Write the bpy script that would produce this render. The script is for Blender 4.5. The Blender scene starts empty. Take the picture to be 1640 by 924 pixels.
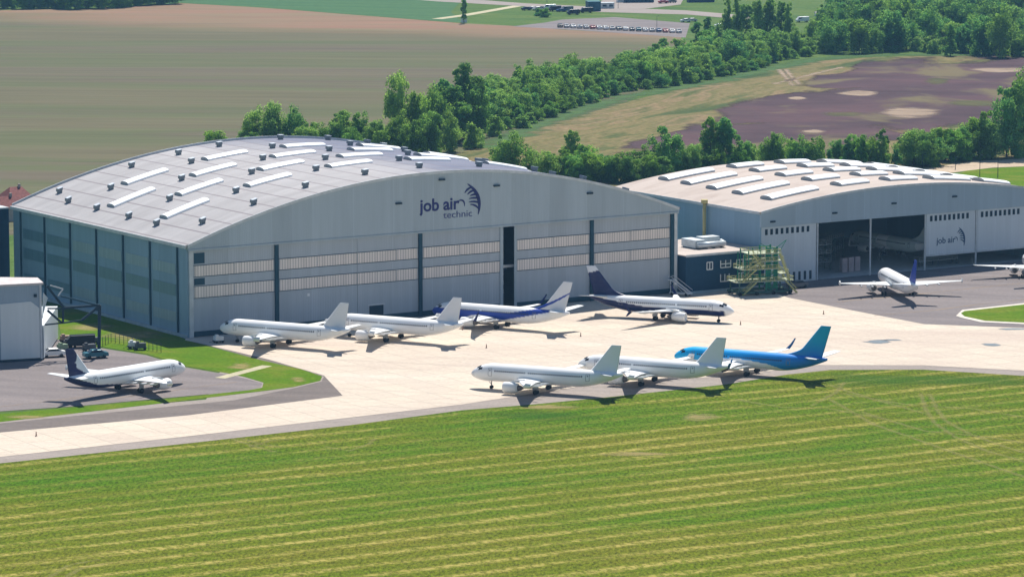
import bpy, math, random
from math import sin, cos, pi, radians, sqrt
from mathutils import Vector, Matrix
from mathutils.geometry import tessellate_polygon

# ------------------------------------------------------------------ camera, sky, sun, exposure
SC = bpy.context.scene
COL = SC.collection
CAM_H, PITCH, FPX = 141.3, 0.1376702, 6006.7
cam_data = bpy.data.cameras.new('camera')
cam = bpy.data.objects.new('camera', cam_data); COL.objects.link(cam)
cam.location = (0, 0, CAM_H)
cam.rotation_euler = (pi / 2 - PITCH, 0, 0)
cam_data.sensor_width = 36.0
cam_data.lens = 36.0 * FPX / 1640.0
cam_data.clip_start = 5.0
cam_data.clip_end = 20000.0
SC.camera = cam

SUN_DIR = Vector((0.12, 0.68, 1.0)).normalized()          # towards the sun
SUN_EL = math.asin(SUN_DIR.z)
SUN_AZ = math.atan2(SUN_DIR.x, SUN_DIR.y)
world = bpy.data.worlds.new('World'); SC.world = world
world.use_nodes = True
wn = world.node_tree
wn.nodes.clear()
w_out = wn.nodes.new('ShaderNodeOutputWorld'); w_bg = wn.nodes.new('ShaderNodeBackground')
w_sky = wn.nodes.new('ShaderNodeTexSky')
w_sky.sky_type = 'NISHITA'; w_sky.sun_disc = False
w_sky.sun_elevation = SUN_EL; w_sky.sun_rotation = SUN_AZ
w_sky.air_density = 1.2; w_sky.dust_density = 0.2; w_sky.ozone_density = 5.0
w_bg.inputs['Strength'].default_value = 0.075
wn.links.new(w_sky.outputs[0], w_bg.inputs['Color']); wn.links.new(w_bg.outputs[0], w_out.inputs['Surface'])

sun_data = bpy.data.lights.new('sun', 'SUN'); sun_data.energy = 5.0; sun_data.angle = radians(0.53)
sun_data.color = (1.0, 0.95, 0.87)
sun = bpy.data.objects.new('sun', sun_data); COL.objects.link(sun)
sun.rotation_euler = (-SUN_DIR).to_track_quat('-Z', 'Y').to_euler()
sun.location = (0, 900, 600)

SC.render.engine = 'CYCLES'
SC.view_settings.view_transform = 'Standard'
SC.view_settings.look = 'None'
SC.view_settings.gamma = 1.0
SC.view_settings.use_curve_mapping = False
SC.view_settings.exposure = 0.42
SC.cycles.max_bounces = 7; SC.cycles.diffuse_bounces = 5; SC.cycles.transparent_max_bounces = 8
SC.cycles.volume_bounces = 0

HAZE = 0.000045

# ------------------------------------------------------------------ helpers
RND = random.Random(7)
CP, SP = cos(PITCH), sin(PITCH)

def G(px, py, z=0.0):
    """world point at height z under a picture point of the photograph (1640 x 924)"""
    a = (px - 820) / FPX; b = -(py - 462) / FPX
    d = (a, CP + b * SP, -SP + b * CP)
    t = (z - CAM_H) / d[2]
    return Vector((d[0] * t, d[1] * t, z))

def kids(o):
    return [c for c in bpy.data.objects if c.parent is o]

def tag(o, label=None, cat=None, group=None, kind=None):
    if label: o['label'] = label
    if cat: o['category'] = cat
    if group: o['group'] = group
    if kind: o['kind'] = kind
    return o

def empty(name, loc=(0, 0, 0), rz=0.0):
    o = bpy.data.objects.new(name, None); COL.objects.link(o)
    o.location = loc; o.rotation_euler = (0, 0, rz); o.empty_display_size = 1.0
    return o

def link(name, mesh, parent=None, loc=None, rz=0.0):
    o = bpy.data.objects.new(name, mesh); COL.objects.link(o)
    if parent is not None: o.parent = parent
    if loc is not None: o.location = loc
    if rz: o.rotation_euler = (0, 0, rz)
    return o

def copy_tree(o, tree, parent=None):
    c = o.copy(); COL.objects.link(c)
    if parent is not None: c.parent = parent
    for ch in tree.get(o, ()): copy_tree(ch, tree, c)
    return c

def tree_of(root, everything):
    t = {}
    for o in everything:
        if o.parent is not None: t.setdefault(o.parent, []).append(o)
    return t

class MB:
    """collects faces, builds one mesh"""
    def __init__(s): s.v = []; s.f = []; s.m = []; s.sm = []; s.col = []
    def add(s, vs, fs, mi=0, smooth=False, cols=None):
        n = len(s.v); s.v += [tuple(p) for p in vs]
        for f in fs: s.f.append(tuple(n + i for i in f)); s.m.append(mi); s.sm.append(smooth)
        s.col += cols if cols else [(1, 1, 1, 1)] * len(vs)
        return n
    def box(s, x0, x1, y0, y1, z0, z1, mi=0):
        s.add([(x0,y0,z0),(x1,y0,z0),(x1,y1,z0),(x0,y1,z0),(x0,y0,z1),(x1,y0,z1),(x1,y1,z1),(x0,y1,z1)],
              [(3,2,1,0),(4,5,6,7),(0,1,5,4),(1,2,6,5),(2,3,7,6),(3,0,4,7)], mi)
    def obox(s, c, ax, ay, az, mi=0):
        c, ax, ay, az = Vector(c), Vector(ax), Vector(ay), Vector(az)
        P = [c - ax - ay - az, c + ax - ay - az, c + ax + ay - az, c - ax + ay - az,
             c - ax - ay + az, c + ax - ay + az, c + ax + ay + az, c - ax + ay + az]
        s.add(P, [(3,2,1,0),(4,5,6,7),(0,1,5,4),(1,2,6,5),(2,3,7,6),(3,0,4,7)], mi)
    def bar(s, a, b, w, mi=0, h=None):
        a, b = Vector(a), Vector(b); d = (b - a); L = d.length; d.normalize()
        up = Vector((0, 0, 1)) if abs(d.z) < .95 else Vector((1, 0, 0))
        x = d.cross(up).normalized(); y = x.cross(d)
        s.obox((a + b) / 2, d * L / 2, x * w / 2, y * (h or w) / 2, mi)
    def loft(s, rings, mi=0, smooth=True, caps=True, cols=None):
        n = len(rings[0]); vs = [p for r in rings for p in r]; fs = []
        for i in range(len(rings) - 1):
            for j in range(n):
                k = (j + 1) % n
                fs.append((i*n+j, i*n+k, (i+1)*n+k, (i+1)*n+j))
        if caps:
            fs.append(tuple(range(n - 1, -1, -1))); fs.append(tuple((len(rings)-1)*n + j for j in range(n)))
        s.add(vs, fs, mi, smooth, cols)
    def tube(s, pts, rad, n=8, mi=0, smooth=True):
        pts = [Vector(p) for p in pts]; rings = []
        rads = rad if isinstance(rad, (list, tuple)) else [rad] * len(pts)
        for i, p in enumerate(pts):
            d = (pts[min(i+1, len(pts)-1)] - pts[max(i-1, 0)]).normalized()
            up = Vector((0, 0, 1)) if abs(d.z) < .95 else Vector((1, 0, 0))
            x = d.cross(up).normalized(); y = x.cross(d)
            rings.append([p + (x * cos(2*pi*j/n) + y * sin(2*pi*j/n)) * rads[i] for j in range(n)])
        s.loft(rings, mi, smooth)
    def prism(s, poly, y0, y1, mi=0):
        """polygon in x,z, extruded from y0 to y1"""
        n = len(poly)
        vs = [(x, y0, z) for x, z in poly] + [(x, y1, z) for x, z in poly]
        tri = tessellate_polygon([[Vector((x, z, 0)) for x, z in poly]])
        fs = [t for t in tri] + [(t[2]+n, t[1]+n, t[0]+n) for t in tri]
        fs += [(i, (i+1) % n, n + (i+1) % n, n + i) for i in range(n)]
        s.add(vs, fs, mi)
    def build(s, name, mats, parent=None, loc=None, rz=0.0, paint=False, recalc=True):
        me = bpy.data.meshes.new(name); me.from_pydata(s.v, [], s.f)
        for m in (mats if isinstance(mats, (list, tuple)) else [mats]): me.materials.append(m)
        me.polygons.foreach_set('material_index', s.m)
        me.polygons.foreach_set('use_smooth', s.sm)
        if paint:
            a = me.color_attributes.new('paint', 'FLOAT_COLOR', 'POINT')
            a.data.foreach_set('color', [c for q in s.col for c in q])
        if recalc:
            import bmesh
            bm = bmesh.new(); bm.from_mesh(me); bmesh.ops.recalc_face_normals(bm, faces=bm.faces); bm.to_mesh(me); bm.free()
        me.update()
        return link(name, me, parent, loc, rz)

# ------------------------------------------------------------------ materials
MATS = {}
class NT:
    def __init__(s, name):
        s.mat = bpy.data.materials.new(name); s.mat.use_nodes = True
        s.t = s.mat.node_tree; s.t.nodes.clear()
        s.out = s.n('OutputMaterial')
    def n(s, typ, **kw):
        nd = s.t.nodes.new('ShaderNode' + typ)
        for k, v in kw.items(): setattr(nd, k, v)
        return nd
    def lk(s, a, b): s.t.links.new(a, b)
    def val(s, sock, v):
        if hasattr(v, 'is_output') or isinstance(v, bpy.types.NodeSocket): s.lk(v, sock)
        elif isinstance(v, (tuple, list)) and len(v) == 3 and sock.type == 'RGBA': sock.default_value = (*v, 1)
        else: sock.default_value = v
    def math(s, op, a, b=0.0, c=None):
        nd = s.n('Math', operation=op); s.val(nd.inputs[0], a); s.val(nd.inputs[1], b)
        if c is not None: s.val(nd.inputs[2], c)
        return nd.outputs[0]
    def mix(s, f, a, b, blend='MIX'):
        nd = s.n('Mix', data_type='RGBA', blend_type=blend)
        s.val(nd.inputs[0], f); s.val(nd.inputs[6], a); s.val(nd.inputs[7], b)
        return nd.outputs[2]
    def coord(s, out='Object'): return s.n('TexCoord').outputs[out]
    def mapping(s, vec, scale=(1,1,1), rot=0.0, loc=(0,0,0)):
        if rot and scale != (1, 1, 1): vec = s.mapping(vec, (1, 1, 1), rot); rot = 0.0
        nd = s.n('Mapping'); s.lk(vec, nd.inputs[0]); nd.inputs['Scale'].default_value = scale
        nd.inputs['Rotation'].default_value = (0, 0, rot); nd.inputs['Location'].default_value = loc
        return nd.outputs[0]
    def noise(s, vec, scale=1.0, detail=4.0, rough=0.55, dist=0.0):
        nd = s.n('TexNoise'); s.lk(vec, nd.inputs['Vector'])
        nd.inputs['Scale'].default_value = scale; nd.inputs['Detail'].default_value = detail
        nd.inputs['Roughness'].default_value = rough; nd.inputs['Distortion'].default_value = dist
        return nd.outputs[0]
    def ramp(s, f, stops):
        nd = s.n('ValToRGB'); s.val(nd.inputs[0], f)
        e = nd.color_ramp.elements
        while len(e) < len(stops): e.new(0.5)
        for el, (p, c) in zip(e, stops): el.position = p; el.color = (*c, 1) if len(c) == 3 else c
        return nd.outputs[0]
    def step(s, f, lo, hi):
        nd = s.n('MapRange', interpolation_type='SMOOTHSTEP'); s.val(nd.inputs[0], f)
        nd.inputs[1].default_value = lo; nd.inputs[2].default_value = hi
        return nd.outputs[0]
    def bump(s, h, strength=0.3, dist=0.1):
        nd = s.n('Bump'); s.val(nd.inputs['Height'], h); nd.inputs['Strength'].default_value = strength; nd.inputs['Distance'].default_value = dist
        return nd.outputs[0]
    def pbr(s, color, rough=0.7, metal=0.0, normal=None, spec=0.5, alpha=None, coat=0.0):
        b = s.n('BsdfPrincipled'); s.val(b.inputs['Base Color'], color); s.val(b.inputs['Roughness'], rough)
        s.val(b.inputs['Metallic'], metal); b.inputs['Specular IOR Level'].default_value = spec
        b.inputs['Coat Weight'].default_value = coat
        if normal is not None: s.lk(normal, b.inputs['Normal'])
        if alpha is not None: s.val(b.inputs['Alpha'], alpha)
        s.lk(b.outputs[0], s.out.inputs['Surface']); return b

def plain(name, color, rough=0.6, metal=0.0, var=0.12, scale=0.6, spec=0.15):
    if name in MATS: return MATS[name]
    t = NT(name); c = t.coord()
    n = t.noise(c, scale, 4)
    lo = tuple(x * (1 - var) for x in color); hi = tuple(min(1, x * (1 + var)) for x in color)
    t.pbr(t.ramp(n, [(0.3, lo), (0.7, hi)]), rough, metal, spec=spec)
    MATS[name] = t.mat
    return t.mat

def fract_line(t, x, period, width):
    """1 on a thin line every period"""
    m = t.math('FRACT', t.math('DIVIDE', x, period))
    return t.math('LESS_THAN', m, width / period)

def cladding(name, color, rib=1.0, var=0.05, rough=0.5, axis=0, panel=6.0):
    t = NT(name); c = t.coord(); sx = t.n('SeparateXYZ'); t.lk(c, sx.inputs[0]); x = sx.outputs[axis]
    wn_ = t.n('TexWhiteNoise', noise_dimensions='1D'); t.lk(t.math('FLOOR', t.math('DIVIDE', x, rib)), wn_.inputs['W'])
    wp = t.n('TexWhiteNoise', noise_dimensions='1D'); t.lk(t.math('FLOOR', t.math('DIVIDE', x, panel)), wp.inputs['W'])
    stain = t.noise(t.mapping(c, (0.5, 0.5, 0.06)), 1.0, 5)
    f = t.math('ADD', t.math('MULTIPLY', wn_.outputs[0], 0.16), t.math('MULTIPLY', wp.outputs[0], 0.40))
    f = t.math('ADD', f, t.math('MULTIPLY', stain, 0.75))
    lo = tuple(v * (1 - var * 2.2) for v in color); hi = tuple(v * (1 + var * 2.2) for v in color)
    col = t.ramp(f, [(0.15, lo), (0.95, hi)])
    joint = fract_line(t, x, panel * 2, 0.22)
    col = t.mix(t.math('MULTIPLY', joint, 0.35), col, tuple(min(1, v * 1.35) for v in color))
    wave = t.math('SINE', t.math('MULTIPLY', x, 2 * pi / (rib * 0.5)))
    t.pbr(col, rough, 0.0, t.bump(wave, 0.25, 0.06), spec=0.12)
    MATS[name] = t.mat; return t.mat

def soil_like(name, stops, sc=(0.02, 0.02), rot=0.0, speck=0.18, rough=0.95, fine=0.6):
    t = NT(name); c = t.coord()
    m = t.mapping(c, (sc[0], sc[1], 1), rot)
    a = t.noise(m, 1.0, 6, 0.6, 0.4)
    col = t.ramp(a, stops)
    fn = t.noise(c, fine, 3, 0.7)
    col = t.mix(speck, col, t.ramp(fn, [(0.3, (0, 0, 0)), (0.7, (1, 1, 1))]), 'OVERLAY')
    t.pbr(col, rough, spec=0.03); MATS[name] = t.mat; return t.mat

# concrete apron
t = NT('apron_concrete'); c = t.coord()
m = t.mapping(c, (1, 1, 1), -0.573)
br = t.n('TexBrick', offset=0.0, squash=1.0); t.lk(m, br.inputs['Vector'])
br.inputs['Scale'].default_value = 1.0; br.inputs['Brick Width'].default_value = 7.5; br.inputs['Row Height'].default_value = 7.5
br.inputs['Mortar Size'].default_value = 0.10; br.inputs['Mortar Smooth'].default_value = 0.3
br.inputs['Color1'].default_value = (.60, .52, .415, 1); br.inputs['Color2'].default_value = (.555, .475, .385, 1); br.inputs['Mortar'].default_value = (.34, .285, .235, 1)
big = t.noise(t.mapping(c, (0.012, 0.045, 1), 0.15), 1.0, 6, 0.62, 0.6)
col = t.mix(t.step(big, 0.42, 0.75), br.outputs[0], (.50, .41, .34))
lght = t.noise(t.mapping(c, (0.02, 0.09, 1), 0.1, (31, 7, 0)), 1.0, 5, 0.6)
col = t.mix(t.math('MULTIPLY', t.step(lght, 0.5, 0.8), 0.6), col, (.60, .53, .46))
tm = t.noise(t.mapping(c, (0.008, 0.35, 1), 0.30, (5, 2, 0)), 1.0, 5, 0.65)
col = t.mix(t.math('MULTIPLY', t.step(tm, 0.50, 0.72), 0.5), col, (.42, .35, .29))
fn = t.noise(c, 0.9, 4, 0.7)
col = t.mix(0.10, col, t.ramp(fn, [(0.3, (0, 0, 0)), (0.7, (1, 1, 1))]), 'OVERLAY')
t.pbr(col, 0.9, spec=0.06); MATS['apron_concrete'] = t.mat

M_asphalt = soil_like('asphalt', [(0.25, (.155, .135, .135)), (0.5, (.205, .18, .175)), (0.75, (.25, .215, .205))], (0.02, 0.12), 0.25, 0.12, 0.85, 1.2)
M_shoulder = soil_like('shoulder_asphalt', [(0.3, (.26, .225, .20)), (0.7, (.33, .285, .255))], (0.03, 0.2), 0.1, 0.12, 0.85, 1.0)
M_darkshoulder = soil_like('dark_shoulder_asphalt', [(0.3, (.145, .125, .115)), (0.7, (.195, .165, .15))], (0.03, 0.2), 0.1, 0.12, 0.85, 1.0)
M_kerb = soil_like('kerb_concrete', [(0.3, (.55, .50, .44)), (0.7, (.66, .60, .52))], (0.2, 0.2), 0, 0.1, 0.8)
M_dirt = soil_like('dirt_track', [(0.3, (.40, .31, .22)), (0.7, (.52, .42, .31))], (0.05, 0.15), 0.2, 0.15, 0.95)
M_path = soil_like('gravel_path', [(0.3, (.40, .37, .24)), (0.7, (.50, .45, .31))], (0.1, 0.1), 0.2, 0.15, 0.95)

# mown grass with windrows
t = NT('mown_grass'); c = t.coord()
sd = (G(560, 826) - G(0, 879)); ang = math.atan2(sd.y, sd.x) + radians(4.0)
m = t.mapping(c, (1, 1, 1), -ang)
warp = t.noise(t.mapping(m, (0.012, 0.05, 1)), 1.0, 3)
sep = t.n('SeparateXYZ'); t.lk(m, sep.inputs[0])
yy = t.math('ADD', sep.outputs[1], t.math('MULTIPLY', warp, 7.0))
ph = t.math('FRACT', t.math('DIVIDE', yy, 8.2))
ridge = t.math('SUBTRACT', 1.0, t.math('MULTIPLY', t.math('ABSOLUTE', t.math('SUBTRACT', ph, 0.5)), 2.0))
brk = t.noise(t.mapping(m, (0.035, 0.16, 1)), 1.0, 6, 0.7)
tuft = t.noise(t.mapping(m, (0.75, 0.5, 1)), 1.0, 4, 0.75)
streak = t.noise(t.mapping(m, (0.22, 1.5, 1)), 1.0, 4, 0.7)
fine = t.noise(t.mapping(c, (1.6, 0.5, 1)), 1.0, 2, 0.8)
ridge_f = t.math('MULTIPLY', t.step(ridge, 0.42, 0.92), t.step(brk, 0.32, 0.56))
ridge_f = t.math('MULTIPLY', ridge_f, t.math('ADD', 0.15, t.math('MULTIPLY', t.step(tuft, 0.42, 0.60), 0.85)))
zone = t.noise(t.mapping(m, (0.007, 0.022, 1), 0, (3.3, 1.2, 0)), 1.0, 4, 0.55)
green = t.ramp(zone, [(0.30, (.046, .122, .002)), (0.43, (.066, .124, .003)), (0.54, (.090, .124, .005)), (0.72, (.115, .124, .010))])
patch = t.noise(t.mapping(m, (0.06, 0.20, 1)), 1.0, 5, 0.65)
green = t.mix(t.math('MULTIPLY', t.step(patch, 0.44, 0.70), 0.4), green, (.150, .135, .018))
green = t.mix(t.math('MULTIPLY', t.step(streak, 0.50, 0.66), t.math('ADD', 0.1, t.math('MULTIPLY', t.step(zone, 0.36, 0.6), 0.36))), green, (.19, .165, .038))
green = t.mix(0.6, green, t.ramp(fine, [(0.34, (.10, .10, .10)), (0.66, (.90, .90, .90))]), 'OVERLAY')
dry = t.math('MULTIPLY', ridge_f, t.math('ADD', 0.25, t.math('MULTIPLY', t.step(zone, 0.36, 0.58), 0.60)))
col = t.mix(dry, green, (.40, .33, .095))
t.pbr(col, 1.0, spec=0.05, normal=t.bump(t.math('ADD', tuft, t.math('MULTIPLY', ridge, 0.5)), 0.5, 0.3)); MATS['mown_grass'] = t.mat

M_verge = soil_like('verge_grass', [(0.25, (.030, .085, .022)), (0.5, (.065, .135, .025)), (0.75, (.12, .16, .04))], (0.04, 0.1), 0.1, 0.3, 1.0, 1.0)
M_lawn = soil_like('lawn_grass', [(0.25, (.060, .145, .006)), (0.5, (.095, .165, .010)), (0.8, (.18, .18, .030))], (0.05, 0.1), 0.2, 0.25, 1.0, 1.0)
M_meadow = soil_like('meadow_grass', [(0.25, (.05, .10, .028)), (0.5, (.085, .14, .035)), (0.75, (.14, .17, .05))], (0.02, 0.05), 0.2, 0.25, 1.0, 0.5)
M_crop = soil_like('green_crop', [(0.3, (.055, .125, .055)), (0.7, (.085, .155, .065))], (0.004, 0.08), 0.3, 0.12, 1.0, 0.2)

# brown field: stripes of soil tones that follow the rows
t = NT('ploughed_field'); c = t.coord()
m = t.mapping(c, (0.0016, 0.012, 1), 0.06)
a = t.noise(m, 1.0, 5, 0.6, 0.5)
col = t.ramp(a, [(0.28, (0.114, 0.105, 0.061)), (0.42, (0.132, 0.118, 0.071)), (0.52, (0.106, 0.115, 0.058)), (0.62, (0.129, 0.110, 0.075)), (0.75, (0.112, 0.098, 0.071))])
b2 = t.noise(t.mapping(c, (0.003, 0.06, 1), 0.05), 1.0, 4, 0.6)
col = t.mix(t.math('MULTIPLY', t.step(b2, 0.45, 0.7), 0.35), col, (0.145, 0.145, 0.075))
sy = t.n('SeparateXYZ'); t.lk(c, sy.inputs[0])
ypos = t.math('ADD', sy.outputs[1], t.math('MULTIPLY', t.math('SUBTRACT', t.noise(t.mapping(c, (0.004, 0.01, 1)), 1.0, 4), 0.5), 260.0))
ypos = t.math('ADD', ypos, t.math('MULTIPLY', sy.outputs[0], 0.45))
bare = t.step(ypos, 1930.0, 2080.0)
col = t.mix(t.math('MULTIPLY', bare, 0.85), col, t.ramp(t.noise(t.mapping(c, (0.006, 0.03, 1), 0.1), 1.0, 4), [(0.3, (0.220, 0.172, 0.106)), (0.7, (0.290, 0.158, 0.110))]))
st2 = t.noise(t.mapping(c, (0.003, 0.10, 1), 0.05, (7, 3, 0)), 1.0, 5, 0.65)
col = t.mix(0.22, col, t.ramp(st2, [(0.32, (.32, .33, .33)), (0.5, (.5, .5, .48)), (0.68, (.66, .66, .62))]), 'OVERLAY')
rows = t.noise(t.mapping(c, (0.01, 0.7, 1), 0.09), 1.0, 2, 0.6)
col = t.mix(0.18, col, t.ramp(rows, [(0.3, (0, 0, 0)), (0.7, (1, 1, 1))]), 'OVERLAY')
t.pbr(col, 1.0, spec=0.05); MATS['ploughed_field'] = t.mat

# straw coloured strip
M_straw = soil_like('straw_stubble', [(0.34, (0.064, 0.092, 0.036)), (0.42, (0.108, 0.116, 0.044)), (0.49, (0.200, 0.160, 0.076)), (0.54, (0.140, 0.132, 0.054)), (0.60, (0.232, 0.168, 0.092)), (0.68, (0.092, 0.108, 0.040))], (0.010, 0.04), -1.17, 0.3, 1.0, 0.4)

def soft_mat(name, stops, sc=(0.02, 0.06), rot=0.0, nscale=0.06, soft=0.9, top=0.85):
    """soil patch whose 'edge' attribute fades out raggedly"""
    t = NT(name); c = t.coord()
    a = t.noise(t.mapping(c, (sc[0], sc[1], 1), rot), 1.0, 6, 0.6, 0.4)
    col = t.ramp(a, stops)
    at = t.n('Attribute', attribute_name='edge', attribute_type='GEOMETRY')
    n = t.noise(t.mapping(c, (nscale * 0.6, nscale * 1.6, 1), rot), 1.0, 5, 0.65)
    e = t.math('ADD', at.outputs['Fac'], t.math('MULTIPLY', t.math('SUBTRACT', n, 0.5), 3.0))
    al = t.math('MULTIPLY', t.step(e, 0.5 - soft / 2, 0.5 + soft / 2), top)
    t.pbr(col, 1.0, spec=0.05, alpha=al); MATS[name] = t.mat; return t.mat
t = NT('dark_ploughed_soil'); c = t.coord()
a = t.noise(t.mapping(c, (0.012, 0.018, 1)), 1.0, 6, 0.65, 0.4)
col = t.ramp(a, [(0.32, (.060, .042, .046)), (0.5, (.090, .059, .064)), (0.66, (.122, .072, .075))])
wd = t.noise(t.mapping(c, (0.016, 0.011, 1), 0, (3, 8, 0)), 1.0, 5, 0.6, 0.6)
col = t.mix(t.math('MULTIPLY', t.step(wd, 0.51, 0.63), 0.75), col, (.175, .15, .075))
at = t.n('Attribute', attribute_name='edge', attribute_type='GEOMETRY')
n = t.noise(t.mapping(c, (0.013, 0.010, 1), 0, (1, 5, 0)), 1.0, 6, 0.6, 0.5)
e = t.math('ADD', at.outputs['Fac'], t.math('MULTIPLY', t.math('SUBTRACT', n, 0.5), 3.6))
t.pbr(col, 1.0, spec=0.03, alpha=t.step(e, 0.3, 0.7)); M_purple = t.mat
M_patch = soft_mat('pale_soil', [(0.3, (.33, .25, .18)), (0.7, (.42, .32, .235))], (0.05, 0.1), 0.2, 0.09, 1.3, .8)
M_greenpatch = soft_mat('weedy_soil', [(0.3, (.10, .12, .05)), (0.7, (.18, .16, .07))], (0.05, 0.1), 0.2, 0.06, 1.2, .6)
M_wet = soft_mat('oil_stain', [(0.3, (.16, .20, .23)), (0.7, (.26, .30, .32))], (0.2, 0.3), 0.2, 0.35)
M_track = soft_mat('worn_grass', [(0.3, (.29, .27, .09)), (0.7, (.37, .32, .13))], (0.3, 0.3), 0, 0.5, 1.2, .36)
M_rough = soft_mat('rough_grass', [(0.3, (.055, .12, .045)), (0.7, (.10, .16, .055))], (0.04, 0.1), 0.2, 0.08)
M_dryspot = soft_mat('dry_grass', [(0.3, (.34, .28, .11)), (0.7, (.42, .32, .15))], (0.1, 0.2), 0.2, 0.30, 1.3, .6)
M_lush = soft_mat('lush_grass', [(0.3, (.045, .135, .015)), (0.7, (.065, .150, .015))], (0.05, 0.15), 0.2, 0.05, 1.6, .55)

def poly_clean(pts): return [Vector((p.x, p.y, 0)) for p in pts]

def sheet(name, px, z, mat, kind='structure', world_pts=None, label=None):
    P = world_pts or [G(*p) for p in px]
    V = poly_clean(P)
    tri = tessellate_polygon([V])
    me = bpy.data.meshes.new(name); me.from_pydata([(v.x, v.y, z) for v in V], [], [tuple(t) for t in tri])
    me.materials.append(mat)
    import bmesh
    bm = bmesh.new(); bm.from_mesh(me)
    for f in bm.faces:
        if f.normal.z < 0: f.normal_flip()
    bm.to_mesh(me); bm.free(); me.update()
    o = link(name, me); o['kind'] = kind
    return o

def soft_sheet(name, px, z, mat, grow=0.35, n=4):
    """polygon with an 'edge' attribute: 1 in the middle, 0 on the rim (rim grown about the centroid)"""
    P = [G(*p) for p in px]; c = sum(P, Vector()) / len(P)
    k = len(P); vs = [(c.x, c.y, z)]; ed = [1.0]; fs = []
    for i, f in enumerate((1 - grow, 1.0, 1 + grow)):
        for p in P:
            q = c + (p - c) * f; vs.append((q.x, q.y, z)); ed.append((1.0, 0.5, 0.0)[i])
    for j in range(k):
        l = (j + 1) % k; fs.append((0, 1 + j, 1 + l))
        for r in range(2): fs.append((1 + r*k + j, 1 + (r+1)*k + j, 1 + (r+1)*k + l, 1 + r*k + l))
    me = bpy.data.meshes.new(name); me.from_pydata(vs, [], fs); me.materials.append(mat)
    a = me.attributes.new('edge', 'FLOAT', 'POINT'); a.data.foreach_set('value', ed)
    import bmesh
    bm = bmesh.new(); bm.from_mesh(me); bmesh.ops.recalc_face_normals(bm, faces=bm.faces)
    if sum(f.normal.z for f in bm.faces) < 0: bmesh.ops.reverse_faces(bm, faces=bm.faces)
    bm.to_mesh(me); bm.free()
    o = link(name, me); o['kind'] = 'structure'; return o

def strip(name, px, width, z, mat):
    """ribbon along picture points, width in metres, with soft rims"""
    P = [G(*p) for p in px]; vs = []; ed = []; fs = []
    for i, p in enumerate(P):
        d = (P[min(i+1, len(P)-1)] - P[max(i-1, 0)]).normalized(); nrm = Vector((-d.y, d.x, 0))
        for q, e in ((-.7, 0.0), (0, 1.0), (.7, 0.0)):
            w = p + nrm * q * width; vs.append((w.x, w.y, z)); ed.append(e)
    for i in range(len(P) - 1):
        for q in (0, 1): fs.append((3*i+q, 3*i+q+1, 3*i+q+4, 3*i+q+3))
    me = bpy.data.meshes.new(name); me.from_pydata(vs, [], fs); me.materials.append(mat)
    a = me.attributes.new('edge', 'FLOAT', 'POINT'); a.data.foreach_set('value', ed)
    import bmesh
    bm = bmesh.new(); bm.from_mesh(me)
    for f in bm.faces:
        if f.normal.z < 0: f.normal_flip()
    bm.to_mesh(me); bm.free()
    o = link(name, me); o['kind'] = 'structure'; return o

def ellipse(cx, cy, rx, ry, n=12, jit=0.2):
    return [(cx + rx * cos(2*pi*i/n) * (1 + RND.uniform(-jit, jit)), cy + ry * sin(2*pi*i/n) * (1 + RND.uniform(-jit, jit))) for i in range(n)]

# ------------------------------------------------------------------ ground
mb = MB(); mb.add([(-4000, -300, 0), (4000, -300, 0), (4000, 6500, 0), (-4000, 6500, 0)], [(0, 1, 2, 3)])
tag(mb.build('ground', M_meadow), kind='structure')
sheet('mown_field', [(-500, 800), (0, 741), (300, 709), (560, 680), (740, 656), (850, 647), (975, 635), (1160, 615), (1260, 599), (1330, 592), (1480, 591.5), (1640, 601.5), (2100, 640), (3200, 760), (3200, 1300), (1640, 1300), (0, 1300), (-1500, 1300), (-1500, 900)], 0.03, MATS['mown_grass'])
# brown field and its neighbours
sheet('ploughed_field', [(-700, 25), (0, 17), (130, 15), (270, 8), (286, 5.5), (420, 13), (600, 27), (740, 38), (840, 43), (900, 48), (1000, 54), (1090, 60), (1120, 90), (1000, 165), (800, 250), (700, 330), (300, 360), (-700, 420)], 0.03, MATS['ploughed_field'])
sheet('crop_field', [(270, 8), (286, 5), (420, 12.5), (600, 26.5), (742, 37.5), (722, 20), (745, -4), (700, -40), (200, -40)], 0.045, M_crop)
sheet('car_park', [(820, 43), (872, 37), (900, 32), (985, 28), (1105, 38), (1098, 61), (1000, 54), (900, 47.5)], 0.05, M_asphalt)
sheet('road', [(640, -12), (720, -3), (840, 6), (960, 12), (1100, 17.5), (1215, 27), (1215, 34), (1100, 24), (960, 20), (840, 11), (700, 3), (560, -8)], 0.07, M_shoulder)
sheet('yard', [(940, 14), (990, -12), (1100, -12), (1090, 8), (1040, 14), (985, 20)], 0.05, M_shoulder)
strip('track', [(700, 31), (745, 25), (790, 17), (830, 10)], 5.0, 0.06, M_path)
# strip field with dark soil to the right
sheet('stubble_field', [(700, 262), (770, 232), (870, 204), (1000, 164), (1120, 136), (1240, 112), (1300, 99), (1400, 92), (1500, 90), (1640, 91), (2000, 92), (2000, 200), (1640, 260), (1300, 280), (1000, 330), (760, 330)], 0.055, M_straw)
P = [(950, 262), (985, 240), (1050, 222), (1100, 205), (1150, 185), (1190, 170), (1250, 148), (1300, 132), (1350, 118), (1380, 103), (1430, 97), (1520, 94), (1640, 96), (1800, 98), (1800, 170), (1640, 195), (1500, 215), (1350, 240), (1150, 262), (1020, 275)]
soft_sheet('dark_soil', P, 0.075, M_purple, 0.22)
for cx, cy, rx, ry in ((1458, 181, 45, 8), (1375, 150, 30, 4), (1303, 211, 16, 2.2), (1275, 158, 14, 2.2), (1600, 113, 40, 4)):
    soft_sheet('pale_patch', ellipse(cx, cy, rx, ry), 0.09, M_patch, 0.25)
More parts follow.
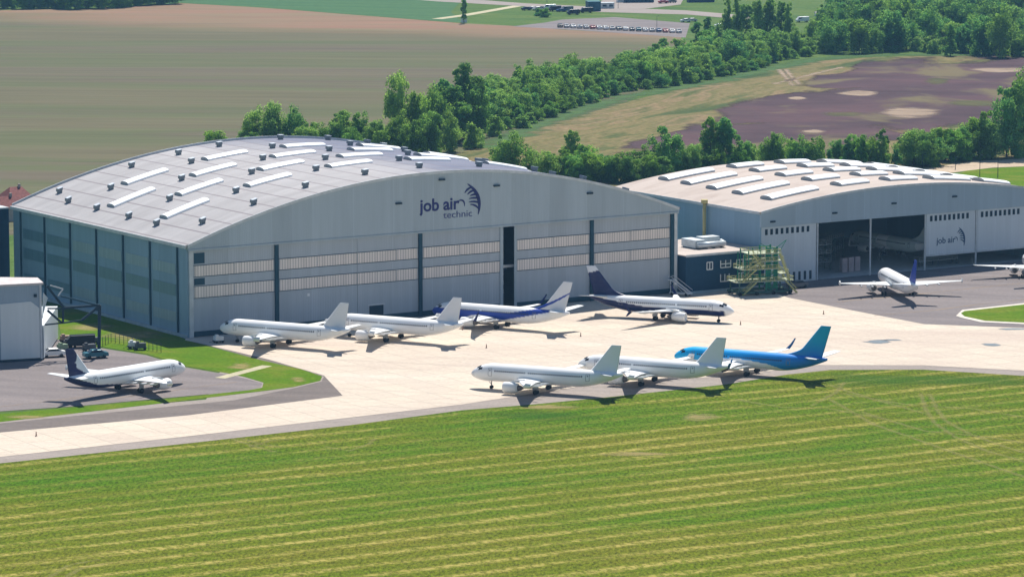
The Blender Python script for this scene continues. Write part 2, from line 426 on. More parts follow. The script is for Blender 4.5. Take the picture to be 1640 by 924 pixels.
for cx, cy, rx, ry in ((1500, 131, 18, 5), (1350, 184, 30, 3), (1560, 166, 40, 4)):
    soft_sheet('weedy_patch', ellipse(cx, cy, rx, ry), 0.085, M_greenpatch, 0.35)
for pts in ([(1248, 112), (1258, 124), (1270, 138)], [(1258, 112), (1268, 124), (1280, 136)], [(1240, 135), (1300, 120), (1350, 108)]):
    strip('wheel_rut', pts, 3.0, 0.10, M_patch)
strip('rough_verge', [(770, 238), (868, 199), (950, 170), (1008, 154), (1080, 143), (1150, 130), (1240, 110), (1300, 96), (1400, 89), (1520, 88), (1640, 88), (1800, 88)], 15.0, 0.07, M_rough)
# beside the far hangar
sheet('sand_road', [(1400, 290), (1440, 276), (1500, 267), (1560, 259), (1640, 254), (1900, 245), (1900, 258), (1640, 267), (1590, 269), (1540, 275), (1480, 284), (1420, 300)], 0.06, M_dirt)
sheet('lawn', [(1480, 300), (1550, 273), (1640, 267), (1900, 260), (1900, 340), (1640, 330)], 0.05, M_lawn)
# paved areas
sheet('shoulder', [(-400, 780), (0, 742), (300, 710), (560, 681), (740, 657), (850, 648), (975, 636), (1160, 616), (1260, 600), (1330, 592.5), (1480, 592), (1640, 602), (2100, 642), (2100, 560), (1300, 470), (380, 540), (330, 640), (-400, 700)], 0.05, M_shoulder)
sheet('dark_shoulder', [(-400, 716), (0, 678), (375, 641), (470, 622), (515, 611), (519, 603), (480, 591), (418, 577), (330, 553), (336, 551), (430, 573), (530, 600), (552, 633), (400, 655), (0, 698), (-400, 735)], 0.07, M_darkshoulder)
sheet('apron', [(-400, 729), (0, 693), (300, 665.5), (549, 634), (519, 602), (430, 576), (330, 552.5), (296, 545), (302, 535), (500, 515), (820, 486), (1083, 464), (1100, 458), (1270, 450), (1262, 476.5), (1370, 498), (1480, 519), (1640, 525), (2100, 545), (2100, 620), (1640, 594), (1480, 585.5), (1312, 585), (1230, 595), (1160, 603), (960, 614), (885, 626), (740, 648), (560, 669), (300, 699), (0, 732), (-400, 770)], 0.09, MATS['apron_concrete'])
sheet('asphalt_apron', [(1262, 477), (1370, 498.5), (1480, 519.5), (1640, 525.5), (2100, 545), (2100, 400), (1640, 410), (1220, 440), (1222, 462)], 0.11, M_asphalt)
# interior floors are dark concrete
isl = [(1545, 499.5), (1640, 489), (1900, 462), (1900, 512), (1740, 518), (1640, 518), (1578, 515), (1545, 508), (1539, 503)]
isk = [(1541, 497.5), (1640, 486.6), (1900, 459), (1900, 515), (1740, 520.5), (1640, 520.3), (1570, 517), (1538, 509.5), (1531, 507)]
def slab(name, px, z0, z1, mat):
    P = [G(*p) for p in px]; n = len(P); mb = MB()
    tri = tessellate_polygon([poly_clean(P)])
    mb.add([(p.x, p.y, z1) for p in P] + [(p.x, p.y, z0) for p in P], [tuple(t) for t in tri] + [(i, (i+1) % n, n + (i+1) % n, n + i) for i in range(n)])
    o = mb.build(name, mat); o['kind'] = 'structure'; return o
slab('kerb', isk, 0.05, 0.22, M_kerb)
slab('grass_island', isl, 0.05, 0.26, M_lawn)
sheet('parking_asphalt', [(-400, 690), (0, 659), (130, 650), (260, 638), (395, 626), (418, 620), (420, 614), (392, 606), (364, 600), (299, 589), (234, 569), (195, 563), (150, 556), (100, 545), (0, 530), (-400, 560)], 0.07, M_asphalt)
soft_sheet('bank_grass', [(104, 513), (170, 512), (270, 540), (330, 553), (420, 576), (480, 590), (515, 603), (505, 611), (470, 618), (430, 612), (410, 603), (364, 595), (299, 583), (234, 563), (195, 556), (100, 540)], 0.06, M_lawn if False else M_rough, 0.0001)
sheet('bank_lawn', [(90, 500), (170, 500), (270, 530), (298, 545), (330, 554), (420, 577.5), (480, 591), (516, 603), (513, 610), (470, 620), (425, 626), (260, 646), (0, 676), (-400, 712), (-400, 696), (0, 663), (260, 640), (400, 625), (420, 621), (422, 613), (392, 604), (364, 598), (299, 587), (234, 567), (195, 561), (150, 554), (100, 545)], 0.08, M_lawn)
strip('footpath', [(352, 606), (390, 596), (428, 586)], 2.0, 0.10, M_path)
for cx, cy, rx, ry in ((385, 587, 14, 4), (478, 608, 9, 3), (215, 537, 40, 6), (150, 525, 30, 4), (40, 668, 26, 2.5)):
    soft_sheet('dry_patch', ellipse(cx, cy, rx, ry), 0.11, M_dryspot, 0.5)
for cx, cy, rx, ry in ((1480, 610, 170, 8), (860, 666, 70, 7)):
    soft_sheet('lush_patch', ellipse(cx, cy, rx, ry), 0.06, M_lush, 0.5)
for cx, cy, rx, ry in ((1020, 727, 45, 3), (1120, 668, 25, 4), (880, 652, 40, 2.5)):
    soft_sheet('dry_patch', ellipse(cx, cy, rx, ry), 0.065, M_dryspot, 0.5)
for cx, cy, rx, ry in ((1408, 548, 19, 2.6), (1586, 552.5, 14, 2.2), (1622, 527.5, 20, 1.6), (1430, 545, 14, 1.2)):
    soft_sheet('stain', ellipse(cx, cy, rx, ry), 0.13, M_wet, 0.3)
for pts in ([(1474, 630), (1482, 655), (1497, 678), (1530, 700), (1580, 722), (1650, 742)], [(1490, 632), (1500, 655), (1515, 674), (1550, 694), (1610, 716), (1660, 730)],
            [(1330, 640), (1400, 680), (1500, 715), (1600, 750), (1660, 770)], [(1300, 650), (1340, 628), (1352, 612)], [(1330, 618), (1400, 640), (1480, 662)],
            [(80, 924), (110, 905), (160, 896)], [(95, 930), (130, 910), (180, 900)], [(372, 703), (405, 714), (440, 724)], [(385, 702), (420, 712), (455, 716)], [(400, 716), (430, 706), (470, 702)], [(520, 715), (560, 722), (590, 712), (600, 703)], [(1180, 640), (1250, 652), (1330, 655), (1420, 672)], [(1350, 630), (1450, 648), (1560, 655), (1660, 672)], [(1380, 660), (1480, 690), (1580, 700), (1660, 712)]):
    strip('wheel_track', pts, 1.3, 0.07, M_track)
for pts in ([(1340, 484), (1450, 474), (1560, 462), (1660, 452)], [(1400, 506), (1500, 497), (1560, 489), (1660, 478)]):
    strip('faded_line', pts, 0.7, 0.13, M_patch)
for pts in ([(150, 643), (260, 628), (380, 612)], [(0, 652), (150, 634)]):
    strip('faded_line', pts, 0.5, 0.10, M_patch)

# ------------------------------------------------------------------ big hangar
YAW = 0.573132
HO = Vector((-81.277, 928.921, 0))
U_, V_ = Vector((cos(YAW), sin(YAW), 0)), Vector((-sin(YAW), cos(YAW), 0))
def HL(u, v, z=0.0): return HO + U_ * u + V_ * v + Vector((0, 0, z))
def to_uv(P): d = P - HO; return d.dot(U_), d.dot(V_)

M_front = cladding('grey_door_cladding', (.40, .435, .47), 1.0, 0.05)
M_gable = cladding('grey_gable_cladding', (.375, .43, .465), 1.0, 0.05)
M_side_shadetone = cladding('shade_toned_side_cladding', (.235, .345, .435), 1.0, 0.05, axis=1, panel=7.6)  # left wall's shade put into the colour: darker and bluer than the front
M_dark = plain('dark_steel', (.022, .042, .062), 0.6)
M_navy = plain('navy_panel', (.014, .052, .10), 0.6)
M_post = plain('guide_steel', (.022, .065, .095), 0.55)
M_trim = plain('pale_trim', (.55, .57, .58), 0.5)
M_floor = plain('dark_floor', (.18, .18, .18), 0.7)
M_sign = plain('sign_blue', (.035, .04, .15), 0.5)
M_signmid = plain('sign_blue_grey', (.075, .085, .21), 0.5)
M_signpale = plain('faded_sign_blue', (.075, .12, .20), 0.5)
M_white = plain('white_paint', (.72, .73, .73), 0.4, var=0.04)
M_black = plain('black_rubber', (.02, .02, .022), 0.8)
M_vent = plain('vent_steel', (.20, .23, .25), 0.5, 0.2)
M_ventlit = plain('vent_cap', (.62, .66, .70), 0.45, 0.1)
M_skylight = plain('skylight_plastic', (.93, .93, .92), 0.3, var=0.03)
M_skyend = plain('skylight_end', (.33, .36, .37), 0.5)
M_plinth = plain('concrete_plinth', (.33, .40, .44), 0.8)

# roof sheets of the big hangar
t = NT('roof_sheet'); c = t.coord(); sx = t.n('SeparateXYZ'); t.lk(c, sx.inputs[0])
seam = fract_line(t, sx.outputs[0], 6.25, 0.5)
seam2 = fract_line(t, sx.outputs[0], 1.04, 0.12)
cross = fract_line(t, sx.outputs[1], 14.5, 0.25)
st = t.noise(t.mapping(c, (0.05, 0.25, 0.05)), 1.0, 5, 0.6)
col = t.ramp(st, [(0.3, (.36, .345, .345)), (0.7, (.45, .435, .435))])
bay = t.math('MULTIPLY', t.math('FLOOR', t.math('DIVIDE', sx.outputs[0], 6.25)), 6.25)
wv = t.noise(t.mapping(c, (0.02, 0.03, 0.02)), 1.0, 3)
crown_tone = t.step(t.math('ADD', bay, t.math('MULTIPLY', t.math('SUBTRACT', wv, 0.5), 40.0)), 48.0, 84.0)  # bays turn darker blue-grey towards the crown and beyond it
col = t.mix(t.math('MULTIPLY', crown_tone, 0.85), col, t.ramp(st, [(0.3, (.115, .130, .19)), (0.7, (.165, .18, .25))]))
col = t.mix(t.math('MULTIPLY', seam2, 0.12), col, (.30, .29, .30))
col = t.mix(t.math('MULTIPLY', cross, 0.10), col, (.35, .33, .34))
col = t.mix(t.math('MULTIPLY', seam, 0.75), col, (.22, .19, .20))
t.pbr(col, 0.8, 0.0, t.bump(seam2, 0.2, 0.05), spec=0.03); M_roof = t.mat
t = NT('roof_membrane'); c = t.coord(); sx = t.n('SeparateXYZ'); t.lk(c, sx.inputs[0])
st = t.noise(t.mapping(c, (0.06, 0.25, 0.05)), 1.0, 6, 0.65, 0.5)
col = t.ramp(st, [(0.3, (.42, .345, .30)), (0.5, (.50, .43, .38)), (0.7, (.54, .46, .41))])
col = t.mix(t.math('MULTIPLY', fract_line(t, sx.outputs[0], 2.0, 0.12), 0.18), col, (.36, .30, .27))
t.pbr(col, 0.9, 0.0, spec=0.03); M_membrane = t.mat

def strip_mat(name, pale, dark, axis=0, period=0.78):
    t = NT(name); c = t.coord(); sx = t.n('SeparateXYZ'); t.lk(c, sx.inputs[0]); x = sx.outputs[axis]
    w = t.n('TexWhiteNoise', noise_dimensions='1D'); t.lk(t.math('FLOOR', t.math('DIVIDE', x, period)), w.inputs['W'])
    col = t.mix(t.math('MULTIPLY', w.outputs[0], 0.4), pale, tuple(v * 0.62 for v in pale))
    col = t.mix(fract_line(t, x, period, period * 0.22), col, dark)
    t.pbr(col, 0.35); return t.mat
M_strip = strip_mat('translucent_strip', (.80, .71, .65), (.42, .37, .35), 0)
M_strip_side = strip_mat('bright_toned_translucent_side_strip', (.30, .40, .47), (.16, .25, .32), 1)
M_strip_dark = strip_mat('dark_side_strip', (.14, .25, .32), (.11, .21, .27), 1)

W, D, H, RISE = 150.3, 100.3, 22.9, 14.3
def arc(u): return H + RISE * 4 * (u / W) * (1 - u / W)
hangar = empty('maintenance_hangar', HO, YAW)
tag(hangar, 'huge grey aircraft hangar with arched roof, two translucent door bands and purple lettering', 'hangar')
NA = 60
us = [W * i / NA for i in range(NA + 1)]
# roof shell
mb = MB()
def roof_rings(w, d, f, u0=0.0, th=0.55, over=0.5, n=60):
    rr = []
    for i in range(n + 1):
        u = u0 - over + (w + 2 * over) * i / n
        z = f(min(max(u, u0), u0 + w)) + 0.05
        rr.append([(u, -over, z), (u, d + over, z), (u, d + over, z + th), (u, -over, z + th)])
    return rr
mb.loft(roof_rings(W, D, arc), 0, False)
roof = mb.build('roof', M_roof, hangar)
mb = MB()   # pale edge trim along the front arch and the eave
for i in range(NA):
    a, b = us[i], us[i+1]
    mb.obox(((a+b)/2, -0.62, (arc(a)+arc(b))/2 + 0.32), ((b-a)/2, 0, (arc(b)-arc(a))/2), (0, 0.12, 0), (0, 0, 0.36))
mb.box(-0.75, -0.5, -0.5, D + 0.5, H - 0.25, H + 0.6)
mb.build('edge_trim', M_trim, roof)
mb = MB()   # raised rim at the back arch
for i in range(NA):
    a, b = us[i], us[i+1]
    mb.obox(((a+b)/2, D + 0.62, (arc(a)+arc(b))/2 + 0.62), ((b-a)/2, 0, (arc(b)-arc(a))/2), (0, 0.12, 0), (0, 0, 0.6))
mb.build('rear_parapet', M_trim, roof)
def slope_at(u, f=arc): return (f(u + .5) - f(u - .5))
# barrel skylights in a staggered grid
def skylight(u0, L, v, wd, ht, f, parent, mats, n=8):
    rings = []
    K = 6
    for i in range(K + 1):
        u = u0 + L * i / K; z = f(u) + 0.5
        rings.append([(u, v + wd / 2 * cos(pi * j / n), z + ht * (0.35 if j in (0, n) else 0.35 + 0.65 * sin(pi * j / n))) for j in range(n + 1)] + [(u, v - wd/2, z - 0.1), (u, v + wd/2, z - 0.1)])
    mb = MB(); mb.loft(rings, 0, False, True)
    nf = len(mb.f); mb.m[nf-1] = mb.m[nf-2] = 1
    for i in range(len(mb.f) - 2):
        if i % (n + 3) == n + 1: mb.m[i] = 1
    return mb.build('skylight', mats, parent)
for i in range(11):
    u0 = 9.0 + 12.25 * i
    for v in ((29.5, 59.5) if i % 2 == 0 else (44.5, 75.5)):
        skylight(u0, 12.4, v, 4.5, .95, arc, roof, [M_skylight, M_skyend])
# roof vents: small hooded boxes
vents = [(10.5, 93), (7, 80.5), (6.5, 62.5), (6, 43), (5.5, 26.5), (17.5, 76), (32, 92), (46.5, 92), (59.5, 92.5), (42, 76), (30, 59), (18, 43), (10.5, 11), (24.5, 9.5), (29, 27), (42.5, 43), (54.5, 58.5), (67.5, 76.5), (81, 96), (40, 10), (53.5, 28), (65, 43), (76, 60), (97, 97), (92, 76), (110, 97), (57.5, 9.5), (79, 28), (92, 45), (104, 78), (74, 9.5), (92.5, 9.5), (100, 60), (104, 28), (110, 9.5), (117, 45), (126, 10), (128, 28), (142, 43), (140, 10)]
for u, v in vents:
    z = arc(u) + 0.55; a = math.atan(slope_at(u)); mb = MB()
    ax = Vector((cos(a), 0, sin(a))); az = Vector((0, 0, 1))
    c0 = Vector((u, v, z)); ax = ax * .74
    mb.obox(c0 + az * 0.3, ax * 0.75, (0, 0.6, 0), az * 0.4, 0)
    mb.obox(c0 + az * 0.95 - ax * 0.1, ax * 0.95, (0, 0.72, 0), az * 0.36, 0)
    mb.obox(c0 + az * 1.36 + ax * 0.1, ax * 1.0, (0, 0.76, 0), az * 0.07, 1)
    mb.obox(c0 + az * 0.9 + ax * 0.92, ax * 0.06, (0, 0.6, 0), az * 0.26, 1)
    mb.build('roof_vent', [M_vent, M_ventlit], roof)
# side wall with bays
mb = MB(); mb.box(0.0, 0.5, 0.0, D, 0.0, H + 0.1); side = mb.build('side_wall', M_side_shadetone, hangar)
for v in (4.7, 19.6, 34.6, 49.9, 65.3, 80.7, 95.4):
    mb = MB(); mb.box(-0.35, 0.0, v - 0.28, v + 0.28, 0.9, H - 0.3); mb.build('wall_post', M_post, side)
for k, (a, b) in enumerate(((4.7, 19.6), (19.6, 34.6), (34.6, 49.9), (49.9, 65.3), (65.3, 80.7), (80.7, 95.4))):
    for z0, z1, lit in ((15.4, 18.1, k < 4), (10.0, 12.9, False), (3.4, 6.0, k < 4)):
        mb = MB(); mb.box(-0.1, 0.0, a + 1.2, b - 1.4, z0, z1); mb.build('window_strip', M_strip_side if lit else M_strip_dark, side)  # see-through and reflected brightness is put into the paler strips' colour
mb = MB(); mb.box(-0.55, -0.02, 0, D, 0, 0.9); mb.build('plinth', M_plinth, side)
mb = MB(); mb.box(0.3, W - 0.3, D - 0.5, D, 0, H)
mb.prism([(u, arc(u)) for u in us] + [(W, H), (0, H)], D - 0.5, D); mb.build('rear_wall', M_side_shadetone, hangar)
mb = MB(); mb.box(W - 0.5, W, 0, D, 0, H + 0.1); mb.build('end_wall', M_side_shadetone, hangar)
mb = MB(); mb.box(0.6, W - 0.6, 0.6, D - 0.6, 0.02, 0.12); mb.build('floor_slab', M_floor, hangar)
# gable above the doors
ZD = 22.3
gp = [(u, arc(u)) for u in us]
mb = MB(); mb.prism([(0, ZD)] + gp + [(W, ZD)], -0.5, 0.1)
gable = mb.build('gable_wall', M_gable, hangar)
mb = MB(); mb.box(0.2, W - 0.2, -0.75, -0.5, ZD - 0.35, ZD + 0.1); mb.build('door_head', M_post if False else M_gable, gable)
for u, z in ((61.5, 30.2), (91.5, 33.0), (74.6, 35.6), (121, 29.2)):   # floodlights under the arch
    mb = MB(); mb.box(u - 0.9, u + 0.9, -1.0, -0.5, z - 0.25, z + 0.2); mb.build('floodlight', M_dark, gable)
# piers at both ends
for u0, u1 in ((0.5, 1.6), (148.9, 149.8)):
    mb = MB(); mb.box(u0, u1, -0.45, 0.1, 0, ZD); mb.build('corner_pier', M_trim, hangar)
# sliding doors
leaves = [(1.7, 13.5), (13.5, 25.2), (26.2, 37.6), (37.6, 49.5), (49.5, 61.2), (61.2, 67.9), (68.9, 80.6), (80.6, 93.4), (98.0, 109.8), (109.8, 121.6), (122.6, 134.7), (134.7, 147.9)]
for k, (a, b) in enumerate(leaves):
    o = (k % 2) * 0.08
    mb = MB(); mb.box(a + 0.03, b - 0.03, 0.12 + o, 0.5 + o, 0.25, ZD)
    d = mb.build('sliding_door', M_front, hangar)
    for z0, z1 in ((15.4, 18.05), (10.0, 12.8)):
        mb = MB(); mb.box(a + (0.5 if k in (0, 2, 6, 8, 10) else 0.12), b - (0.4 if k in (1, 5, 7, 9, 11) else 0.12), 0.02 + o, 0.12 + o, z0, z1); mb.build('window_strip', M_strip, d)
        for z in (z0 - 0.12, z1 + 0.12):
            mb = MB(); mb.box(a + 0.1, b - 0.1, 0.0 + o, 0.12 + o, z - 0.06, z + 0.06); mb.build('strip_rail', M_post, d)
    if k == 0:
        for z0, z1 in ((18.6, 21.3), (13.2, 14.9)):
            mb = MB(); mb.box(a + 0.4, a + 3.4, 0.05, 0.12, z0, z1); mb.build('louvre_panel', M_post, d)
    mb = MB(); mb.box(a + 0.05, b - 0.05, -0.02 + o, 0.12 + o, 0.25, 1.5); mb.build('kick_plate', M_post, d)
for a, b in ((25.2, 26.2), (67.9, 68.9), (121.6, 122.6), (147.9, 149.0)):
    mb = MB(); mb.box(a, b, -0.3, 0.15, 0, ZD - 0.2); mb.build('door_post', M_post, hangar)
for a, b in ((93.0, 93.9), (97.4, 98.2)):
    mb = MB(); mb.box(a, b, -0.15, 0.1, 0, ZD - 0.2); mb.build('door_edge', M_gable, hangar)
mb = MB(); mb.box(53.0, 57.2, 0.02, 0.11, 0.1, 4.1); wd = mb.build('personnel_door', M_dark, hangar)
mb = MB(); mb.box(52.6, 57.6, -0.02, 0.02, 4.1, 4.5); mb.build('door_frame', M_trim, wd)
mb = MB(); mb.box(34.6, 35.3, 0.0, 0.12, 8.0, 8.7); mb.build('wall_lamp', M_white, hangar)
# lettering and wing emblem on the gable
def text_mesh(body, size, bold=0.0):
    cu = bpy.data.curves.new('lettering', 'FONT'); cu.body = body; cu.size = size; cu.extrude = 0.05; cu.offset = bold
    o = bpy.data.objects.new('lettering_source', cu); COL.objects.link(o)
    dg = bpy.context.evaluated_depsgraph_get(); me = bpy.data.meshes.new_from_object(o.evaluated_get(dg))
    bpy.data.objects.remove(o); bpy.data.curves.remove(cu)
    return me
def lettering(body, x0, x1, zb, y, size, mat, parent, bold=0.012):
    me = text_mesh(body, size, bold * size)
    xs = [v.co.x for v in me.vertices]; w = max(xs) - min(xs); x_min = min(xs); k = (x1 - x0) / w
    for v in me.vertices:
        x, z, d = v.co.x, v.co.y, v.co.z
        v.co = (x0 + (x - x_min) * k, y - d, zb + z)
    me.materials.clear(); me.materials.append(mat); me.update()
    return link('lettering', me, parent)
def uz(px, py):
    """u, z on the plane of the gable under a picture point"""
    o = Vector((0, 0, CAM_H)); d = (G(px, py) - o)
    n = V_; t_ = (HO - V_ * 0.5 - o).dot(n) / d.dot(n); p = o + d * t_
    return to_uv(p)[0], p.z
def emblem(parent, y, mat, f):
    """feathered wing: curved quills fanned from a spine"""
    mb = MB()
    # spine: crescent
    def blade(pts, wid):
        n = len(pts); L = []; R = []
        for i, p in enumerate(pts):
            a = Vector(pts[max(i-1, 0)]); b = Vector(pts[min(i+1, n-1)]); d = (b - a); d = Vector((d.x, d.y)).normalized(); nn = Vector((-d.y, d.x))
            w = wid * sin(pi * min(max((i + 0.35) / (n - 0.3), 0.02), 0.98)) ** 0.7
            L.append(Vector(p) + nn * w / 2); R.append(Vector(p) - nn * w / 2)
        poly = L + R[::-1]
        vs = [(p.x, y, p.y) for p in poly] + [(p.x, y - 0.05, p.y) for p in poly]; m = len(poly)
        fs = [(i, i+1, m-2-i, m-1-i) for i in range(n-1)]
        fs2 = [tuple(q + m for q in ff) for ff in fs]
        mb.add(vs, fs + fs2 + [(i, (i+1) % m, m + (i+1) % m, m + i) for i in range(m)])
    def bez(a, b, c, n=9): return [((1-t)**2*a[0]+2*t*(1-t)*b[0]+t*t*c[0], (1-t)**2*a[1]+2*t*(1-t)*b[1]+t*t*c[1]) for t in [i/n for i in range(n+1)]]
    S = lambda pts: [f(*p) for p in pts]
    blade(S(bez((1090, 120), (1400, 330), (1300, 720), 14)), f.w * 2.0)
    for a, b, c in (((1035, 300), (1090, 200), (1190, 185)), ((1090, 330), (1150, 250), (1260, 245)), ((1140, 355), (1220, 310), (1320, 335)), ((1120, 415), (1240, 375), (1335, 415)), ((1115, 480), (1250, 445), (1340, 510)), ((1140, 525), (1270, 520), (1325, 640))):
        blade(S(bez(a, b, c)), f.w)
    blade(S(bez((905, 455), (1040, 400), (1030, 560))), f.w * 0.9)
    return mb.build('wing_emblem', mat, parent)
class F1:
    w = 1.0
    def __call__(s, x, y): return uz(660 + x / 12.32, 285 + y / 12.32)
f1 = F1(); f1.w = .52
emblem(gable, -0.56, M_sign, f1)
a0 = uz(671.5, 337); a1 = uz(735.5, 334)
lettering('job air', a0[0], a1[0], uz(700, 336.5)[1] - 0.1, -0.56, 4.5, M_sign, gable, 0.02)
a0 = uz(710, 349); a1 = uz(756, 345)
lettering('technic', a0[0], a1[0], uz(733, 347)[1] - 0.2, -0.56, 2.5, M_signmid, gable, -0.004)

# ------------------------------------------------------------------ second hangar
U0, WB, DB, HB, RB = 178.0, 102.0, 72.0, 19.9, 4.6
def arcb(u): s_ = (u - U0) / WB; return HB + RB * 4 * s_ * (1 - s_)
M_bside_shadetone = cladding('shade_toned_bside_cladding', (.26, .37, .46), 1.0, 0.04, axis=1)  # side wall shade painted in as a bluer, darker tone than the gable
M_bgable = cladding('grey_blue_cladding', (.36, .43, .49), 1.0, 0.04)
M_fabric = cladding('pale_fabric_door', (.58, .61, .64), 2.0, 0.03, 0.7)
hb = empty('painting_hangar', HL(U0, 0), YAW)
tag(hb, 'wide low-arched hangar with beige roof, lifted pale fabric doors and an open middle bay', 'hangar')
def B(mb, name, mat, parent): # shift coordinates to the hangar's own origin
    mb.v = [(x - U0, y, z) for x, y, z in mb.v]; return mb.build(name, mat, parent)
mb = MB(); mb.loft(roof_rings(WB, DB, arcb, U0, 0.5, 0.4, 48), 0, False); broof = B(mb, 'roof', M_membrane, hb)
ub = [U0 + WB * i / 48 for i in range(49)]
mb = MB()
for i in range(48):
    a, b = ub[i], ub[i+1]
    mb.obox(((a+b)/2, -0.5, (arcb(a)+arcb(b))/2 + 0.35), ((b-a)/2, 0, (arcb(b)-arcb(a))/2), (0, 0.1, 0), (0, 0, 0.32))
mb.box(U0 - 0.6, U0 - 0.4, -0.4, DB + 0.4, HB - 0.1, HB + 0.65); B(mb, 'edge_trim', M_trim, broof)
for k, (u0, L) in enumerate(((189.5, 16.5), (214.0, 10.0), (231.5, 10.0), (247.5, 13.5), (266.0, 10.0))):
    for v in (11.5, 26, 39.5, 53, 65):
        s_ = MB(); n = 8; rings = []
        uu = u0 + (v - 30) * 0.05
        for i in range(5):
            u = uu + L * i / 4; z = arcb(u) + 0.5
            rings.append([(u, v + 2.8 * cos(pi * j / n), z + 1.15 * (0.35 + 0.65 * sin(pi * j / n))) for j in range(n + 1)] + [(u, v - 2.8, z - 0.1), (u, v + 2.8, z - 0.1)])
        s_.loft(rings, 0, False, True); s_.m[-1] = s_.m[-2] = 1
        for i in range(len(s_.f) - 2):
            if i % (n + 3) in (n, n + 1, n + 2): s_.m[i] = 1
        B(s_, 'skylight', [M_skylight, M_skyend], broof)
mb = MB(); mb.box(U0, U0 + 0.5, 0, DB, 0, HB + 0.1); B(mb, 'side_wall', M_bside_shadetone, hb)
mb = MB(); mb.box(U0 + WB - 0.5, U0 + WB, 0, DB, 0, HB + 0.1); B(mb, 'end_wall', M_bside_shadetone, hb)
mb = MB(); mb.box(U0 + 0.5, U0 + WB - 0.5, DB - 0.5, DB, 0, HB); mb.prism([(u, arcb(u)) for u in ub], DB - 0.5, DB); B(mb, 'rear_wall', M_bside_shadetone, hb)
ZB = 16.1
mb = MB(); mb.prism([(U0, ZB)] + [(u, arcb(u)) for u in ub] + [(U0 + WB, ZB)], -0.4, 0.1); bg = B(mb, 'gable_wall', M_bgable, hb)
for u, z in ((203.5, 18.6), (224.5, 20.0), (246.5, 20.6), (182.0, 17.6)):
    mb = MB(); mb.box(u - 0.8, u + 0.8, -0.8, -0.4, z - 0.25, z + 0.2); B(mb, 'floodlight', M_dark, bg)
mb = MB(); mb.box(U0 + 0.6, U0 + WB - 0.6, 0.6, DB - 0.6, 0.02, 0.14); B(mb, 'floor_slab', plain('pale_floor', (.60, .60, .58), .7), hb)
for a, b, zb in ((178.5, 197.5, 0.1), (236.8, 254.7, 3.9), (255.5, 273.6, 3.9), (274.4, 279.6, 0.1)):
    mb = MB(); mb.box(a, b, 0.0, 0.25, zb, ZB); dr = B(mb, 'fabric_door', M_fabric, hb)
    if b - a > 10:
        for i in range(9):
            u = a + 1.3 + (b - a - 4.6) / 8 * i + 0.4
            mb = MB(); mb.box(u - 0.45, u + 0.45, -0.05, 0.0, 13.9, 15.5); B(mb, 'window', M_dark, dr)
        if zb < 1:
            for i in range(5):
                u = b - 9.5 + 1.9 * i
                mb = MB(); mb.box(u - 0.4, u + 0.4, -0.05, 0.0, 0.6, 3.0); B(mb, 'window', M_dark, dr)
        mb = MB(); mb.box(a, b, -0.12, 0.37, zb, zb + 0.5); B(mb, 'bottom_bar', M_trim, dr)
for u in (198.0, 216.7, 236.4, 255.1, 274.0):
    mb = MB(); mb.box(u - 0.2, u + 0.2, -0.1, 0.3, 0, ZB); B(mb, 'door_guide', M_trim, hb)
def uzb(px, py):
    o = Vector((0, 0, CAM_H)); d = (G(px, py) - o)
    t_ = (HO - o).dot(V_) / d.dot(V_); p = o + d * t_
    return to_uv(p)[0], p.z
a0, a1 = uzb(1499.5, 390), uzb(1530, 388)
o = lettering('job air', a0[0] - U0, a1[0] - U0, a0[1] - 0.1, -0.03, 2.5, M_signpale, hb, 0.01)
class F2:
    w = 0.5
    def __call__(s, x, y):
        u, z = uzb(1480 + (x - 1090) / 16.2 * 0.62 + 55.5, 355 + (y - 120) / 16.2 * 0.78 + 9.5); return u - U0, z
f2 = F2(); f2.w = .32; emblem(hb, -0.03, M_signpale, f2)
# yellow mast against its side wall
mb = MB(); mb.tube([(0, 0, 0), (0, 0, 20.6)], 0.5, 10); mb.box(-0.9, 0.9, -0.9, 0.9, 20.6, 21.6)
M_yellow = plain('ochre_paint', (.55, .46, .20), 0.6)
u, v = to_uv(G(1150, 432))
tag(mb.build('flue_mast', M_yellow, None, HL(U0 - 1.2, 24.5, 0)), 'tall ochre yellow flue mast standing against the side wall of the second hangar', 'mast')

# ------------------------------------------------------------------ office block between the hangars
off = empty('office_block', HL(150.6, -3.4), YAW)
tag(off, 'dark navy two-storey office block with flat beige roof wedged between the two hangars', 'building')
mb = MB(); mb.box(0, 26.5, 0, 30, 0, 10.3); wl = mb.build('wall', M_navy, off)
mb = MB(); mb.box(-0.1, 26.7, -0.3, 30.2, 10.3, 10.6); rf = mb.build('roof', M_membrane, off)
mb = MB(); mb.box(-0.1, 26.7, -0.36, -0.3, 10.2, 10.8); mb.build('roof_edge', M_trim, rf)
M_glass = plain('window_glass', (.05, .08, .11), 0.15)
for u, z, w_, cfg in ((7.0, 6.3, 1.9, 0), (11.6, 6.5, 3.4, 1), (11.6, 2.7, 2.9, 2), (17.0, 6.3, 2.2, 0), (17.6, 2.6, 2.2, 0), (22.4, 6.4, 2.6, 1)):
    mb = MB(); mb.box(u, u + w_, -0.05, 0, z, z + 2.0); g_ = mb.build('window', M_glass, wl)
    mb = MB()
    for x in (0, w_ / 2, w_): mb.box(u + x - 0.13, u + x + 0.13, -0.12, -0.05, z, z + 2.0)
    for zz in ((0, 2.0) if cfg == 0 else (0, 1.0) if cfg == 1 else (0,)): mb.box(u, u + w_, -0.14, -0.06, z + zz - 0.13, z + zz + 0.13)
    mb.build('frame', M_white, g_)
mb = MB(); mb.box(0.1, 26.4, -0.06, 0, 0.0, 0.7); mb.build('plinth', M_plinth, wl)
M_metal = plain('galvanised_metal', (.52, .56, .58), 0.45, 0.3)
hv = empty('ventilation_unit', HL(162.5, 10, 10.6), YAW)
